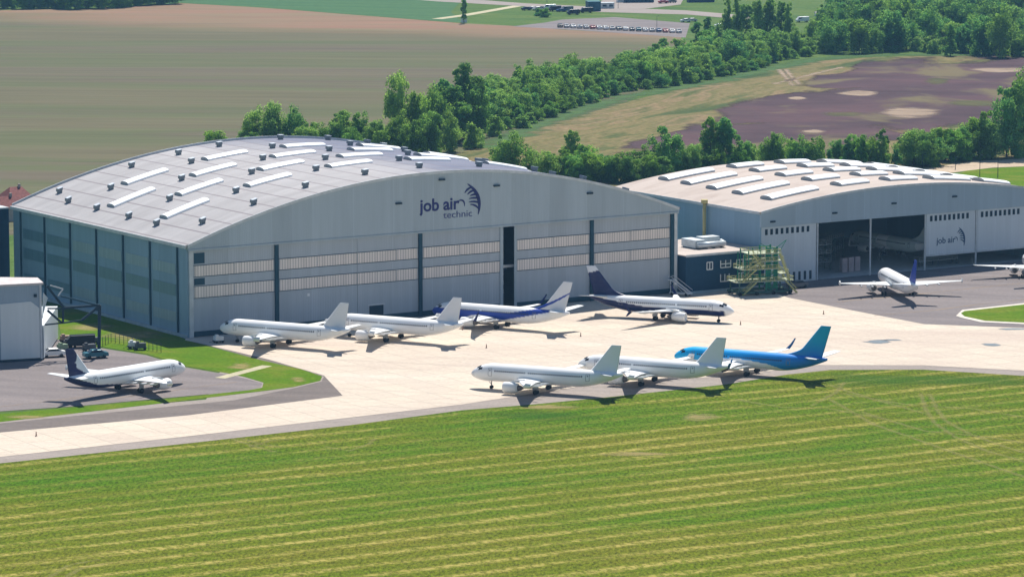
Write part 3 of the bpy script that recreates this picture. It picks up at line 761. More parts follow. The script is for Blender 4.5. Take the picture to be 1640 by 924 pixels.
tag(hv, 'large pale grey ventilation unit with duct lying on the beige office roof', 'ventilation unit')
mb = MB(); mb.box(-1.6, 1.8, -3.5, 3.2, 0.25, 2.4); mb.build('casing', M_metal, hv)
mb = MB(); mb.box(1.8, 7.5, -2.2, 1.0, 0.6, 2.9); mb.build('duct', M_metal, hv)
mb = MB(); mb.tube([(-1.4, -4.2, 1.1), (7.8, -4.2, 1.1)], 0.8, 10); mb.tube([(7.8, -4.2, 1.1), (7.8, -2.2, 1.6)], 0.6, 10); mb.build('pipe', M_metal, hv)
mb = MB()
for x in (-1.2, 1.4, 4.0, 7.0): mb.box(x - 0.1, x + 0.1, -5, 3, 0, 0.25)
mb.build('skid_rail', M_dark, hv)
for u, v in ((154.5, 11.5), (158.5, 20)):
    d = empty('roof_unit', HL(u, v, 10.6), YAW)
    tag(d, 'low grey box unit on the office roof near the big hangar wall' if v < 15 else 'low grey box unit at the rear of the office roof beside the hangar wall', 'roof unit')
    mb = MB(); mb.box(-1.3, 1.3, -0.9, 0.9, 0.15, 1.0); mb.build('casing', M_metal, d)
    mb = MB(); mb.box(-1.45, 1.45, -1.0, 1.0, 1.0, 1.15); mb.build('lid', M_ventlit, d)

# ------------------------------------------------------------------ dark annex and red roofed houses at far left
an = empty('hangar_annex', HL(0, D), YAW)
tag(an, 'dark navy annex building standing behind the blue end of the big hangar', 'building')
mb = MB(); mb.box(-16, -0.6, 1.5, 30, 0, H - 0.2); mb.build('wall', M_navy, an)
mb = MB(); mb.box(-16.2, -0.6, 1.3, 30.2, H - 0.2, H + 0.2); mb.build('roof', M_trim, an)
M_tile = plain('red_tile', (.22, .085, .075), 0.85, var=0.25, scale=1.5)
M_render = plain('house_render', (.42, .38, .34), 0.8)
for px, py, w_, d_, h_, rz, lab in ((12, 352, 13, 9, 7.5, 0.5, 'small house with red tiled hip roof behind the navy annex, the nearer one'), (26, 344, 9, 12, 9, 0.5, 'taller house with dark red tiled roof peeping over the corner of the big hangar roof')):
    hs = empty('house', G(px, py), rz); tag(hs, lab, 'house')
    mb = MB(); mb.box(-w_/2, w_/2, -d_/2, d_/2, 0, h_ * 0.55); mb.build('wall', M_render, hs)
    mb = MB(); z0, z1 = h_ * 0.55, h_
    mb.add([(-w_/2-.4, -d_/2-.4, z0), (w_/2+.4, -d_/2-.4, z0), (w_/2+.4, d_/2+.4, z0), (-w_/2-.4, d_/2+.4, z0), (-w_*.22, 0, z1), (w_*.22, 0, z1)],
           [(0, 1, 5, 4), (1, 2, 5), (2, 3, 4, 5), (3, 0, 4), (3, 2, 1, 0)]); rr = mb.build('roof', M_tile, hs)
    mb = MB(); mb.box(0.8, 1.5, -0.4, 0.4, z1 - 1.2, z1 + 0.9); mb.build('chimney', M_render, rr)

# ------------------------------------------------------------------ aircraft
t = NT('aircraft_paint'); at = t.n('Attribute', attribute_name='paint', attribute_type='GEOMETRY')
dirt = t.noise(t.mapping(t.coord(), (0.3, 1.2, 1.2)), 1.0, 4)
col = t.mix(t.math('MULTIPLY', t.step(dirt, 0.45, 0.8), 0.08), at.outputs['Color'], (.35, .34, .32))
t.pbr(col, 0.35, 0.0, spec=0.25); M_paint = t.mat
M_wingtop = plain('wing_grey', (.74, .75, .74), 0.35, var=0.06)
M_engine = plain('nacelle_white', (.84, .84, .82), 0.35, var=0.06)
M_core = plain('exhaust_metal', (.16, .15, .15), 0.4, 0.6)
M_glassdark = plain('cockpit_glass', (.02, .025, .035), 0.15)
M_winrow = plain('cabin_window', (.05, .055, .075), 0.3)
M_gear = plain('gear_metal', (.30, .31, .32), 0.5, 0.3)
WHITE = (.88, .88, .87); PALE = (.72, .73, .73); NAVY = (.010, .015, .085); BLUE = (.018, .055, .34); SKY = (.006, .46, .86); TEAL = (.005, .38, .62); GREEN = (.62, .68, .63)

def lerp(a, b, t_): return tuple(x + (y - x) * t_ for x, y in zip(a, b))

def aircraft(name, loc, head, label, spec):
    """narrow-body jet; local +x is the nose, origin on the ground 18 m behind the nose tip"""
    seven = spec.get('type') == 'b'
    k = spec.get('scale', 1.0)
    root = empty(name, (loc[0], loc[1], spec.get('z', 0.1)), radians(head)); root.scale = (k, k, k)
    tag(root, label, 'aeroplane', spec.get('group'))
    L = 38.2 if seven else 37.4
    R, RZ = (1.88, 2.0) if seven else (1.98, 2.07)
    ZC = 3.45 if seven else 3.85
    NOSE, TAIL = 6.2, (0.66 if seven else 0.68) * L
    X = lambda xb: 18.0 - xb
    def sec(xb):
        if xb < NOSE:
            q = 1 - xb / NOSE; f = max(1 - q ** 2.3, 0.0) ** 0.62
            # crown stays low ahead of the windscreen
            return R * f + .02, RZ * f + .02, ZC - 0.62 * q ** 1.6
        if xb > TAIL:
            q = (xb - TAIL) / (L - TAIL); f = 1 - q ** 1.75
            r = R * f + .22 * q; rz = RZ * f + .28 * q
            return r, rz, ZC + (RZ - rz) * 0.80
        return R, RZ, ZC
    xs = [0, .05, .15, .3, .5, .75, 1.0, 1.4, 1.8, 2.3, 2.8, 3.4, 4, 4.7, 5.4] + [NOSE + i * (TAIL - NOSE) / 50 for i in range(51)] + [TAIL + (L - TAIL) * i / 34 for i in range(1, 35)]
    n = 56; rings = []; cols = []
    paint = spec['body']
    for xb in xs:
        r, rz, zc = sec(xb)
        for j in range(n):
            a = 2 * pi * j / n
            z = zc + rz * cos(a)
            cols.append((*paint(xb, z, abs(((a + pi) % (2 * pi)) - pi)), 1))
        rings.append([(X(xb), r * sin(2*pi*j/n), zc + rz * cos(2*pi*j/n)) for j in range(n)])
    mb = MB(); mb.loft(rings, 0, True, True, cols)
    # belly fairing
    fr = []; fc = []
    for i in range(13):
        q = i / 12; xb = 11.5 + 10.5 * q; s_ = sin(pi * min(max(q, .04), .96)) ** .5
        fr.append([(X(xb), 1.95 * s_ * cos(2*pi*j/20), ZC - RZ * 0.72 + 0.75 * s_ * sin(2*pi*j/20)) for j in range(20)])
        fc += [(*paint(xb, ZC - RZ * 0.8, pi * 0.8), 1)] * 20
    mb.loft(fr, 0, True, True, fc)
    def patch(x0, x1, a0, a1, off=0.03, nx=4, na=5):
        vs = []; fs = []
        for i in range(nx + 1):
            xb = x0 + (x1 - x0) * i / nx; r, rz, zc = sec(xb)
            for j in range(na + 1):
                a = a0 + (a1 - a0) * j / na; vs.append((X(xb), (r + off) * sin(a), zc + (rz + off) * cos(a)))
        for i in range(nx):
            for j in range(na): fs.append((i*(na+1)+j, i*(na+1)+j+1, (i+1)*(na+1)+j+1, (i+1)*(na+1)+j))
        return vs, fs
    for s_ in (-1, 1):
        xb = 6.6
        while xb < TAIL + 2.6:
            if not (13.9 < xb < 14.5):
                vs, fs = patch(xb, xb + 0.30, s_ * 1.18, s_ * 1.37, 0.012, 1, 2); mb.add(vs, fs, 1)
            xb += 0.52
    body = mb.build('fuselage', [M_paint, M_winrow], root, paint=True)
    for s_ in (-1, 1):
        for xd in (5.0, TAIL + 3.6):
            mb = MB()
            for x0, x1, a0_, a1_ in ((xd, xd + .09, .98, 1.86), (xd + .85, xd + .94, .98, 1.86), (xd, xd + .94, .98, 1.02), (xd, xd + .94, 1.82, 1.86), (xd + .32, xd + .6, 1.14, 1.30)):
                vs, fs = patch(x0, x1, s_ * a0_, s_ * a1_, .014, 1, 4); mb.add(vs, fs)
            mb.build('door_outline', M_outline, body, recalc=False)
    mb = MB()
    for s_ in (-1, 1):
        vs, fs = patch(1.75, 2.75, s_ * 0.06, s_ * 0.62); mb.add(vs, fs)
        vs, fs = patch(2.35, 3.35, s_ * 0.70, s_ * 1.05); mb.add(vs, fs)
    mb.build('cockpit_window', M_glassdark, body, recalc=False)
    # wings
    def foil(le, te, y, z, th, n=9):
        c_ = te - le; up = []; lo = []
        for i in range(n + 1):
            q = i / n; h_ = 5 * th * (0.2969*sqrt(q) - .126*q - .3516*q*q + .2843*q**3 - .1015*q**4)
            up.append((X(le + q*c_), y, z + c_ * h_ * 1.1)); lo.append((X(le + q*c_), y, z - c_ * h_ * .8))
        return up + lo[::-1][1:-1]
    r0, tip = (11.9, 16.9) if not seven else (12.4, 16.6)
    zw = 2.75 if not seven else 2.55
    for s_ in (1, -1):
        mb = MB(); st = []
        for y, le, te, th in ((1.2, r0 - 0.5, 19.0, .13), (1.95, r0, 18.9, .13), (6.4, r0 + 2.55, 18.95, .115), (11.6, r0 + 5.3, 20.3, .105), (tip, r0 + 8.1, 21.7, .095)):
            st.append(foil(le, te, s_ * y, zw + (y - 1.9) * .085, th))
        mb.loft(st, 0, True)
        for y in (4.0, 7.6, 10.8):
            zz = zw + (y - 1.9) * .085 - 0.28
            mb.tube([(X(16.2 + y*.18), s_*y, zz), (X(17.6 + y*.18), s_*y, zz - .16), (X(19.0 + y*.18), s_*y, zz - .12), (X(20.6 + y*.10), s_*y, zz + .1)], [.06, .24, .24, .05], 8)
        wing = mb.build('wing', M_wingtop, root)
        zt = zw + (tip - 1.9) * .085; le, te = r0 + 8.1, 21.7
        mb = MB()
        if spec.get('winglet', seven):
            rr = [foil(le, te, s_*tip, zt, .09), foil(le + .35, te + .1, s_*(tip + .45), zt + .25, .08), foil(le + 1.1, te + .55, s_*(tip + .75), zt + 1.1, .07), foil(le + 2.0, te + 1.15, s_*(tip + .98), zt + 2.45, .06)]
            mb.loft(rr, 0, True)
            if spec.get('scimitar'):
                mb.loft([foil(le + .2, te, s_*(tip + .3), zt + .02, .08), foil(le + 1.3, te + .5, s_*(tip + .75), zt - .95, .06)], 0, True)
        else:
            mb.loft([foil(le + .1, te + .2, s_*tip, zt - .45, .06), foil(le + .1, te + .1, s_*(tip + .12), zt, .09), foil(le + .7, te + .3, s_*(tip + .05), zt + .75, .06)], 0, True)
        mb.build('winglet', spec.get('wl_mat', M_engine), wing)
        # engine
        ye, xe, ze, re = (5.75, 10.6, 1.62, 1.12) if not seven else (4.83, 10.9, 1.52, 1.08)
        n2 = 20; rg = []
        for q, rr_ in ((0.25, .80), (0.05, .90), (0, 1.0), (.10, 1.06), (.6, 1.12), (1.6, 1.14), (2.6, 1.06), (3.5, .86), (3.55, .78)):
            rg.append([(X(xe + q), s_*ye + re*rr_*cos(2*pi*j/n2), ze + re*rr_*sin(2*pi*j/n2)*(1.0 if not seven or sin(2*pi*j/n2) > -.5 else .92)) for j in range(n2)])
        mb = MB(); mb.loft(rg, 0, True, True)
        # pylon
        mb.add([(X(xe + 1.0), s_*ye - .16, ze + re), (X(xe + 1.0), s_*ye + .16, ze + re), (X(xe + 5.2), s_*ye + .16, ze + re + .25), (X(xe + 5.2), s_*ye - .16, ze + re + .25),
                (X(xe + 2.6), s_*ye - .16, ze + re + .62), (X(xe + 2.6), s_*ye + .16, ze + re + .62), (X(xe + 5.2), s_*ye + .16, ze + re + .9), (X(xe + 5.2), s_*ye - .16, ze + re + .9)],
               [(3,2,1,0),(4,5,6,7),(0,1,5,4),(1,2,6,5),(2,3,7,6),(3,0,4,7)])
        eng = mb.build('engine', spec.get('eng_mat', M_engine), root)
        mb = MB(); mb.tube([(X(xe + .26), s_*ye, ze), (X(xe + .3), s_*ye, ze)], re * .79, 20, 0, False)
        mb.build('fan', M_core, eng)
        mb = MB(); mb.tube([(X(xe + 3.4), s_*ye, ze), (X(xe + 4.2), s_*ye, ze), (X(xe + 5.0), s_*ye, ze)], [re*.66, re*.5, re*.12], 16)
        mb.build('exhaust_cone', M_core, eng)
        # tailplane
        mb = MB(); ts = (31.9, 35.6, 35.5, 37.2, 6.2, 5.15, .10) if not seven else (32.6, 36.6, 36.6, 38.6, 7.1, 4.95, .12)
        zt_ = ts[5]
        mb.loft([foil(ts[0], ts[1], s_*.3, zt_, .09), foil(ts[0] + .45, ts[1] + .25, s_*1.1, zt_ + .8*ts[6], .09), foil(ts[2], ts[3], s_*ts[4], zt_ + ts[4]*ts[6], .08)], 0, True)
        mb.build('tailplane', M_wingtop, root)
    # fin
    fp = spec['fin']
    zb_, zt = (5.35, 11.9) if not seven else (4.9, 12.45)
    le0, te0, le1, te1 = (29.3, 36.0, 34.7, 37.1) if not seven else (30.4, 36.9, 36.6, 39.1)
    rg = []; fc = []; N = 30
    def ffoil(le, te, z, th, m=20):
        c_ = te - le; A = []; Bq = []
        for i in range(m + 1):
            q = i / m; h_ = 5 * th * (0.2969*sqrt(q) - .126*q - .3516*q*q + .2843*q**3 - .1015*q**4) * c_
            A.append((X(le + q*c_), h_, z)); Bq.append((X(le + q*c_), -h_, z))
        return A + Bq[::-1][1:-1]
    for i in range(N + 1):
        q = i / N; z = zb_ + (zt - zb_) * q
        le = le0 + (le1 - le0) * q; te = te0 + (te1 - te0) * q
        if seven and q < .30: le -= 4.2 * ((.30 - q) / .30) ** 2
        elif not seven and q < .12: le -= 1.4 * ((.12 - q) / .12) ** 1.5
        ring = ffoil(le, te, z, .085 if q < .9 else .07); rg.append(ring)
        for p in ring: fc.append((*fp(18 - p[0], p[2], (18 - p[0] - le) / (te - le), q), 1))
    mb = MB(); mb.loft(rg, 0, True, True, fc)
    mb.build('tail_fin', M_paint, root, paint=True)
    # landing gear
    xn, xm, ym = (5.07, 17.7, 3.8) if not seven else (4.0, 19.6, 2.86)
    def gear(nm, xb, y, r, wsp, wid):
        mb = MB(); mb.tube([(X(xb), y, r), (X(xb), y, 2.6)], .14, 8); mb.tube([(X(xb), y - wsp, r), (X(xb), y + wsp, r)], .09, 8)
        mb.bar((X(xb), y, r + .5), (X(xb - 1.1), y, 2.3), .1)
        if nm == 'main_gear': mb.box(X(xb) - .7, X(xb) + .7, y + (.3 if y > 0 else -.34), y + (.34 if y > 0 else -.3), r + .4, 2.4)
        g_ = mb.build(nm, M_gear, root)
        for s_ in (-1, 1):
            mb = MB(); mb.tube([(X(xb), y + s_*wsp - wid, r), (X(xb), y + s_*wsp - wid*.7, r), (X(xb), y + s_*wsp + wid*.7, r), (X(xb), y + s_*wsp + wid, r)], [r*.82, r, r, r*.82], 16)
            mb.build('wheel', M_black, g_)
    gear('nose_gear', xn, 0, .40, .26, .11)
    for s_ in (1, -1): gear('main_gear', xm, s_ * ym, .56, .46, .20)
    return root

M_navywl = plain('navy_winglet', NAVY, 0.35); M_bluewl = plain('blue_winglet', (.02, .13, .30), 0.35)
M_outline = plain('door_seal', (.22, .23, .25), 0.5)
white_body = lambda xb, z, a: WHITE
def radome(xb, z, a): return PALE if xb < 1.3 else WHITE
grey_fin = lambda x, z, c_, q: (.74, .75, .765)
def a0_body(xb, z, a):
    edge = 1.75 + max(0, xb - 17.0) * 0.115 + max(0, xb - 29) * .22
    return NAVY if xb > 17 and z < edge else WHITE
def a0_fin(x, z, c_, q): return NAVY if c_ > .5 - 1.6 * max(0, q - .5) - 1.2 * max(0, .3 - q) else (.66, .71, .77)
def a3_body(xb, z, a):
    up = 4.0 if xb < 22 else 4.0 + (xb - 22) * .18
    lo = -1 if xb < 17 else 1.3 + (xb - 17) * .22
    return BLUE if lo < z < up and xb < 33 else WHITE
def a3_fin(x, z, c_, q):
    zz = 5.3 + max(0, (x - 29)) * .36 + max(0, c_ - 0.1) * 1.2
    return BLUE if abs(z - zz) < .42 * max(.4, 1.1 - c_ * .7) and x < 38.6 else (.70, .71, .73)
def a4_body(xb, z, a):
    edge = 3.05 if xb < 22 else 3.05 + (xb - 22) * .12
    return NAVY if z < edge and xb > 2.0 else WHITE
def a4_fin(x, z, c_, q): return (.70, .72, .76) if q > .86 - .10 * c_ else NAVY
def b3_body(xb, z, a):
    edge = 2.75 + .95 * sin((xb - 7) * .17) if xb < 24 else 4.0 - (xb - 21) * .30
    if xb < 9: edge = 2.45 + .04 * xb
    return lerp(SKY, (.010, .20, .68), min(1, xb / 34)) if z > edge or (xb > 30.5) else WHITE
def b3_fin(x, z, c_, q): return lerp((.010, .22, .62), TEAL, min(1, q * 1.6))
def c1_fin(x, z, c_, q): return (.015, .045, .33)
def primer(xb, z, a):
    return (.85, .85, .82) if xb < 3.5 or 14.5 < xb < 19.5 or xb > 32 else GREEN

aircraft('airliner', (-87.9, 847.7), 48.8, 'white airliner with navy tail and rear belly parked alone on the left asphalt', dict(type='a', body=a0_body, fin=a0_fin))
aircraft('airliner', (-56.8, 915.9), 152.6, 'plain white airliner nearest the hangar corner, its nose in the hangar shadow', dict(type='a', body=white_body, fin=grey_fin))
aircraft('airliner', (-29.3, 925.2), 152.6, 'plain white airliner parked between its white neighbour and the blue-bellied jet', dict(type='a', body=white_body, fin=grey_fin))
aircraft('airliner', (-4.0, 947.4), 151.8, 'white airliner with dark blue belly stripe sweeping up onto its white fin', dict(type='b', scale=1.04, body=a3_body, fin=a3_fin, wl_mat=M_navywl))
aircraft('airliner', (39.7, 961.3), 338.3, 'white airliner with navy belly, navy fin and pale fin tip facing right', dict(type='b', scale=1.04, body=a4_body, fin=a4_fin, wl_mat=M_navywl, scimitar=True))
aircraft('airliner', (7.2, 846.6), 157.0, 'plain white airliner with pale grey fin, left end of the row by the grass', dict(type='a', body=radome, fin=lambda x, z, c_, q: (.80, .83, .84)))
aircraft('airliner', (31.8, 858.4), 154.0, 'white airliner in the middle of the grass-side row, just before the blue jet', dict(type='a', scale=1.01, body=white_body, fin=lambda x, z, c_, q: (.80, .82, .84)))
aircraft('airliner', (55.0, 872.5), 152.2, 'bright blue airliner with white swoosh and teal fin at the grass edge', dict(type='b', body=b3_body, fin=b3_fin, wl_mat=M_bluewl, scale=1.03))
d = Vector((cos(radians(99)), sin(radians(99)), 0)); p = G(1446, 449.5, 4.8) + d * 5
aircraft('airliner', (p.x, p.y), 99, 'white airliner with royal blue fin seen from behind before the open bay', dict(type='a', body=white_body, fin=c1_fin))
h_ = radians(88); d = Vector((cos(h_), sin(h_), 0)); nn = Vector((-sin(h_), cos(h_), 0)); p = G(1559, 421, 4.9) - nn * 17.2 + d * 5.5
aircraft('airliner', (p.x, p.y), 88, 'white airliner showing only one wing with upturned tip beside the lifted doors', dict(type='b', body=white_body, fin=grey_fin))
p = HL(241.5, 23)
aircraft('airliner', (p.x, p.y), 122.8, 'half-stripped airliner in green primer standing inside the open hangar bay', dict(type='b', z=1.9, body=primer, fin=lambda x, z, c_, q: GREEN))

for k, (dx, dy, hz, lab) in enumerate(((12.5, 0, 3.2, 'tripod jack under the nose of the green primer jet'), (-1.5, 4.5, 4.0, 'tripod jack under the left wing of the green primer jet'), (-1.5, -4.5, 4.0, 'tripod jack under the right wing of the green primer jet'))):
    hh = radians(122.8); q = Vector((p.x + dx * cos(hh) - dy * sin(hh), p.y + dx * sin(hh) + dy * cos(hh), .14))
    jk = empty('aircraft_jack', q, hh); tag(jk, lab, 'jack', 'jacks under the primer jet')
    mb = MB(); mb.tube([(0, 0, .3), (0, 0, hz)], [.18, .10], 10); mb.build('ram', M_gear, jk)
    for a in (0, 2.09, 4.19):
        mb = MB(); mb.bar((1.1 * cos(a), 1.1 * sin(a), .05), (0, 0, hz * .55), .12); mb.build('leg', M_gear, jk)
# ------------------------------------------------------------------ maintenance docks inside the hangars
M_green = plain('green_scaffold', (.022, .20, .12), 0.6)
M_rail = plain('yellow_rail', (.46, .46, .20), 0.55)
M_deck = plain('deck_plate', (.46, .50, .36), 0.7)
def dock(loc, rz, w_, d_, levels, label, cat='maintenance dock', mats=(M_green, M_rail, M_deck)):
    r = empty('maintenance_dock', loc, rz); tag(r, label, cat)
    mb = MB(); top = levels[-1]
    for x in (-w_/2, 0, w_/2):
        for y in (-d_/2, d_/2): mb.bar((x, y, 0), (x, y, top), .18)
    for a, b in zip([0.3] + levels[:-1], levels): mb.bar((-w_/2, -d_/2, a), (0, -d_/2, b), .1); mb.bar((0, -d_/2, b), (w_/2, -d_/2, a), .1)
    mb.build('frame', mats[0], r)
    for z in levels:
        mb = MB(); mb.box(-w_/2 - .2, w_/2 + .2, -d_/2 - .2, d_/2 + .2, z, z + .15); pl = mb.build('platform', mats[2], r)
        mb = MB()
        for zz in (z + .6, z + 1.1):
            mb.bar((-w_/2, -d_/2 - .15, zz), (w_/2, -d_/2 - .15, zz), .07); mb.bar((-w_/2, d_/2 + .15, zz), (w_/2, d_/2 + .15, zz), .07)
        for i in range(9):
            x = -w_/2 + w_ * i / 8; mb.bar((x, -d_/2 - .15, z), (x, -d_/2 - .15, z + 1.1), .06)
        mb.build('railing', mats[1], pl)
    return r
M_paledock = plain('pale_dock', (.45, .46, .45), 0.6)
M_dkgreen = plain('dim_green', (.06, .12, .10), 0.7)
dock(HL(97, 14), YAW, 10, 3, [2.2, 4.6, 7.2], 'steel work dock with decks glimpsed through the narrow door gap', mats=(M_dark, M_paledock, M_paledock))
dock(HL(207, 16), YAW, 14, 3, [2.5, 5.0, 7.5], 'long work dock with railings inside the open bay, left of the green jet', mats=(M_dkgreen, M_paledock, M_paledock))
dock(HL(228, 33), YAW + .5, 12, 3, [3.0, 6.5], 'work dock deep inside the open bay behind the green jet', mats=(M_dkgreen, M_paledock, M_paledock))
dock(HL(246, 7), YAW, 14, 2.4, [1.6], 'low work platform under the first lifted fabric door', mats=(M_dark, M_paledock, M_paledock))
cr = empty('overhead_crane', HL(95.9, 3.0), YAW); tag(cr, 'white crane beam crossing the narrow gap between the big sliding doors', 'crane')
mb = MB(); mb.box(-6, 6, -.4, .4, 10.6, 11.3); mb.build('girder', M_white, cr)
mb = MB(); mb.box(-.6, .6, -.6, .6, 9.9, 10.6); mb.build('hoist', M_dark, cr)
M_pink = plain('cabinet_pink', (.42, .33, .33), 0.7)
for i in range(3):
    u = 213.5 + i * 2.6
    cb = empty('tool_cabinet', HL(u, 8 + i * .4, .14), YAW)
    tag(cb, ('leftmost', 'middle', 'rightmost')[i] + ' of three pinkish storage cabinets inside the open hangar bay', 'cabinet', 'storage cabinets')
    mb = MB(); mb.box(-.9, .9, -.6, .6, .1, 4.2); mb.build('casing', M_pink, cb)
    mb = MB(); mb.box(-.8, -.04, -.64, -.6, .3, 4.0); mb.box(.04, .8, -.64, -.6, .3, 4.0); mb.build('door', M_pink, cb)

# ------------------------------------------------------------------ tail dock (green and yellow tower) on the apron
p = G(1218, 470)
td = empty('tail_dock', p, YAW * .6); td.scale = (1.05, 1.05, 1.05); tag(td, 'tall green and yellow stepped tail dock with stairs standing beside the office block', 'tail dock')
mb = MB()
for x, y in ((-7.2, -3), (-7.2, 3), (6.8, -3), (6.8, 3)): mb.bar((x, y, 0.6), (x, y, 3.4), .3)
for y in (-3, 3): mb.box(-8, 7.6, y - .3, y + .3, .5, 1.1)
for x in (-7.2, -2.5, 2.2, 6.8): mb.box(x - .25, x + .25, -3, 3, .5, 1.0)
mb.bar((-7, -3, 1), (-3, -3, 3.4), .2); mb.bar((6.6, -3, 1), (3, -3, 3.4), .2); mb.build('base_frame', M_dkgreen, td)
for x, y in ((-7.2, -3.4), (-2.5, -3.4), (2.2, -3.4), (6.8, -3.4), (-7.2, 3.4), (6.8, 3.4)):
    mb = MB(); mb.tube([(x, y - .22, .5), (x, y + .22, .5)], .5, 14); mb.build('wheel', M_black, td)
mb = MB()
for x in (.6, 3.6):
    for y in (-2.2, 2.2): mb.bar((x, y, 1), (x, y, 12.4), .34)
for z in range(2, 13, 2):
    mb.bar((.6, -2.2, z), (3.6, -2.2, z), .22); mb.bar((.6, 2.2, z), (3.6, 2.2, z), .22)
    mb.bar((.6, -2.2, z - 1.6), (3.6, -2.2, z), .16)
mb.box(.95, 1.9, -2.1, -1.9, 1.5, 12.0); mb.box(2.7, 3.45, -2.1, -1.9, 1.5, 12.0)
for z in range(1, 12): mb.bar((.6, -2.3, z), (3.6, -2.3, z + 1), .12)
mb.bar((3.6, -2.2, 12.2), (6.2, -2.2, 14.0), .14); mb.bar((.6, -2.2, 12.4), (-1.2, -2.2, 13.4), .14); mb.bar((6.2, -2.2, 14.0), (3.6, -2.2, 10), .12)
mb.build('lattice_tower', M_green, td)
mb = MB()
for x in (-4.6, -1.2):
    for y in (-2.6, 2.6): mb.bar((x, y, 3.4), (x, y, 11.6), .2)
for z in (4.4, 5.6, 7.6, 8.8, 9.8): mb.bar((-4.6, -2.6, z), (-1.2, -2.6, z + .9), .14)
mb.build('lattice_frame', M_green, td)
mb = MB()
for x in (-5.5, -3.2):
    for y in (-2.2, 2.2): mb.bar((x, y, 3.4), (x, y, 10.8), .24)
mb.build('support_leg', M_green, td)
for z, x0, x1 in ((3.4, -8.2, 8.0), (5.2, 3.8, 6.6), (6.6, -6.4, 3.9), (8.6, -3.6, 5.2), (10.6, -4.6, 4.4)):
    mb = MB(); mb.box(x0, x1, -3, 3, z, z + .22); pl = mb.build('platform', M_deck, td)
    mb = MB()
    for y in (-3, 3):
        for zz in (.55, 1.1): mb.bar((x0, y, z + zz), (x1, y, z + zz), .12)
        for i in range(int((x1 - x0) / 1.2) + 1): mb.bar((x0 + i * 1.2, y, z), (x0 + i * 1.2, y, z + 1.1), .10)
    for x in (x0, x1): mb.bar((x, -3, z + 1.1), (x, 3, z + 1.1), .12)
    mb.build('railing', M_rail, pl)
for a, b in (((-6.5, -2.6, 3.5), (-2.4, -2.6, 6.7)), ((-.4, -2.6, 6.7), (-3.6, -2.6, 10.7)), ((7.0, -2.6, 3.5), (4.2, -2.6, 10.6)), ((-6.6, -3.4, .3), (-2.8, -3.4, 3.4)), ((8.8, -3.2, .3), (5.6, -3.2, 3.5)), ((7.8, 2.2, 3.5), (4.4, 2.2, 8.6)), ((-5.2, -2.9, 6.8), (-1.4, -2.9, 8.7))):
    mb = MB(); a, b = Vector(a), Vector(b)
    for y in (-.4, .4): mb.bar(a + Vector((0, y, 0)), b + Vector((0, y, 0)), .16, 0, .3); mb.bar(a + Vector((0, y, 1)), b + Vector((0, y, 1)), .09)
    for i in range(11): q = a + (b - a) * i / 10; mb.box(q.x - .15, q.x + .15, q.y - .4, q.y + .4, q.z - .03, q.z + .03)
    mb.build('staircase', M_rail, td)

# ------------------------------------------------------------------ vehicles and ground kit
def mk_car_meshes(colname, col, van=False):
    paint = plain(colname, col, 0.3, 0.1, var=0.05)
    return paint
def car(loc, rz, colname, col, label, group=None, van=False):
    r = empty('parked_car' if not van else 'parked_van', loc, rz); r.scale = (1.42, 1.42, 1.42); tag(r, label, 'car' if not van else 'van', group)
    paint = plain(colname, col, 0.3, 0.1, var=0.05)
    if not van:
        prof = [(-2.1, .35), (-2.15, .75), (-2.0, 1.0), (-1.35, 1.05), (-.75, 1.45), (.75, 1.48), (1.45, 1.05), (2.05, .95), (2.15, .6), (2.1, .35)]; hw = .88
        glass = [(-1.2, 1.07), (-.72, 1.40), (.70, 1.42), (1.28, 1.07)]
    else:
        prof = [(-2.6, .4), (-2.65, 1.1), (-2.2, 1.3), (-1.6, 2.15), (2.6, 2.25), (2.65, .4)]; hw = 1.0
        glass = [(-2.1, 1.35), (-1.62, 2.0), (-.6, 2.0), (-.6, 1.35)]
    mb = MB(); n = len(prof); ring = []
    for y, s_ in ((-hw, .0), (-hw + .08, 0), (hw - .08, 0), (hw, 0)):
        ring.append([(x * (.985 if abs(y) == hw else 1), y * (1 if z < 1.06 else .86), z - (.03 if abs(y) == hw and z > 1.2 else 0)) for x, z in prof])
    mb.loft(ring, 0, False, True); body = mb.build('body', paint, r)
    mb = MB()
    for s_ in (-1, 1): mb.add([(x, s_ * (hw * (.99 if z < 1.1 else .87) + .012), z) for x, z in glass], [(0, 1, 2, 3)])
    if not van:
        mb.add([(-1.34, -.72, 1.075), (-1.34, .72, 1.075), (-.79, .66, 1.45), (-.79, -.66, 1.45)], [(0, 1, 2, 3)])
        mb.add([(1.44, -.72, 1.075), (1.44, .72, 1.075), (.80, .66, 1.475), (.80, -.66, 1.475)], [(0, 1, 2, 3)])
    mb.build('windows', M_glassdark, body)
    for x in ((-1.3, 1.3) if not van else (-1.7, 1.6)):
        for y in (-hw + .1, hw - .1):
            mb = MB(); mb.tube([(x, y - .1, .32), (x, y + .1, .32)], .32, 10); mb.build('wheel', M_black, r)
    return r
CARCOL = {'black': (.02, .02, .025), 'white': (.75, .75, .74), 'silver': (.45, .46, .47), 'red': (.36, .05, .05), 'grey': (.14, .15, .16), 'blue': (.04, .09, .22), 'teal': (.05, .16, .20)}
row = ['black', 'silver', 'white', 'silver', 'silver', 'red', 'white', 'white', 'silver', 'grey', 'white', 'grey', 'teal', 'white', 'silver', 'blue', 'red', 'white', 'silver']
a_, b_ = G(897, 44.5), G(1087, 53.5)
ORD = ['first', 'second', 'third', 'fourth', 'fifth', 'sixth', 'seventh', 'eighth', 'ninth', 'tenth', 'eleventh', 'twelfth', 'thirteenth', 'fourteenth', 'fifteenth', 'sixteenth', 'seventeenth', 'eighteenth', 'nineteenth']
dirr = (b_ - a_); rz_ = math.atan2(dirr.y, dirr.x) + pi / 2 + .75
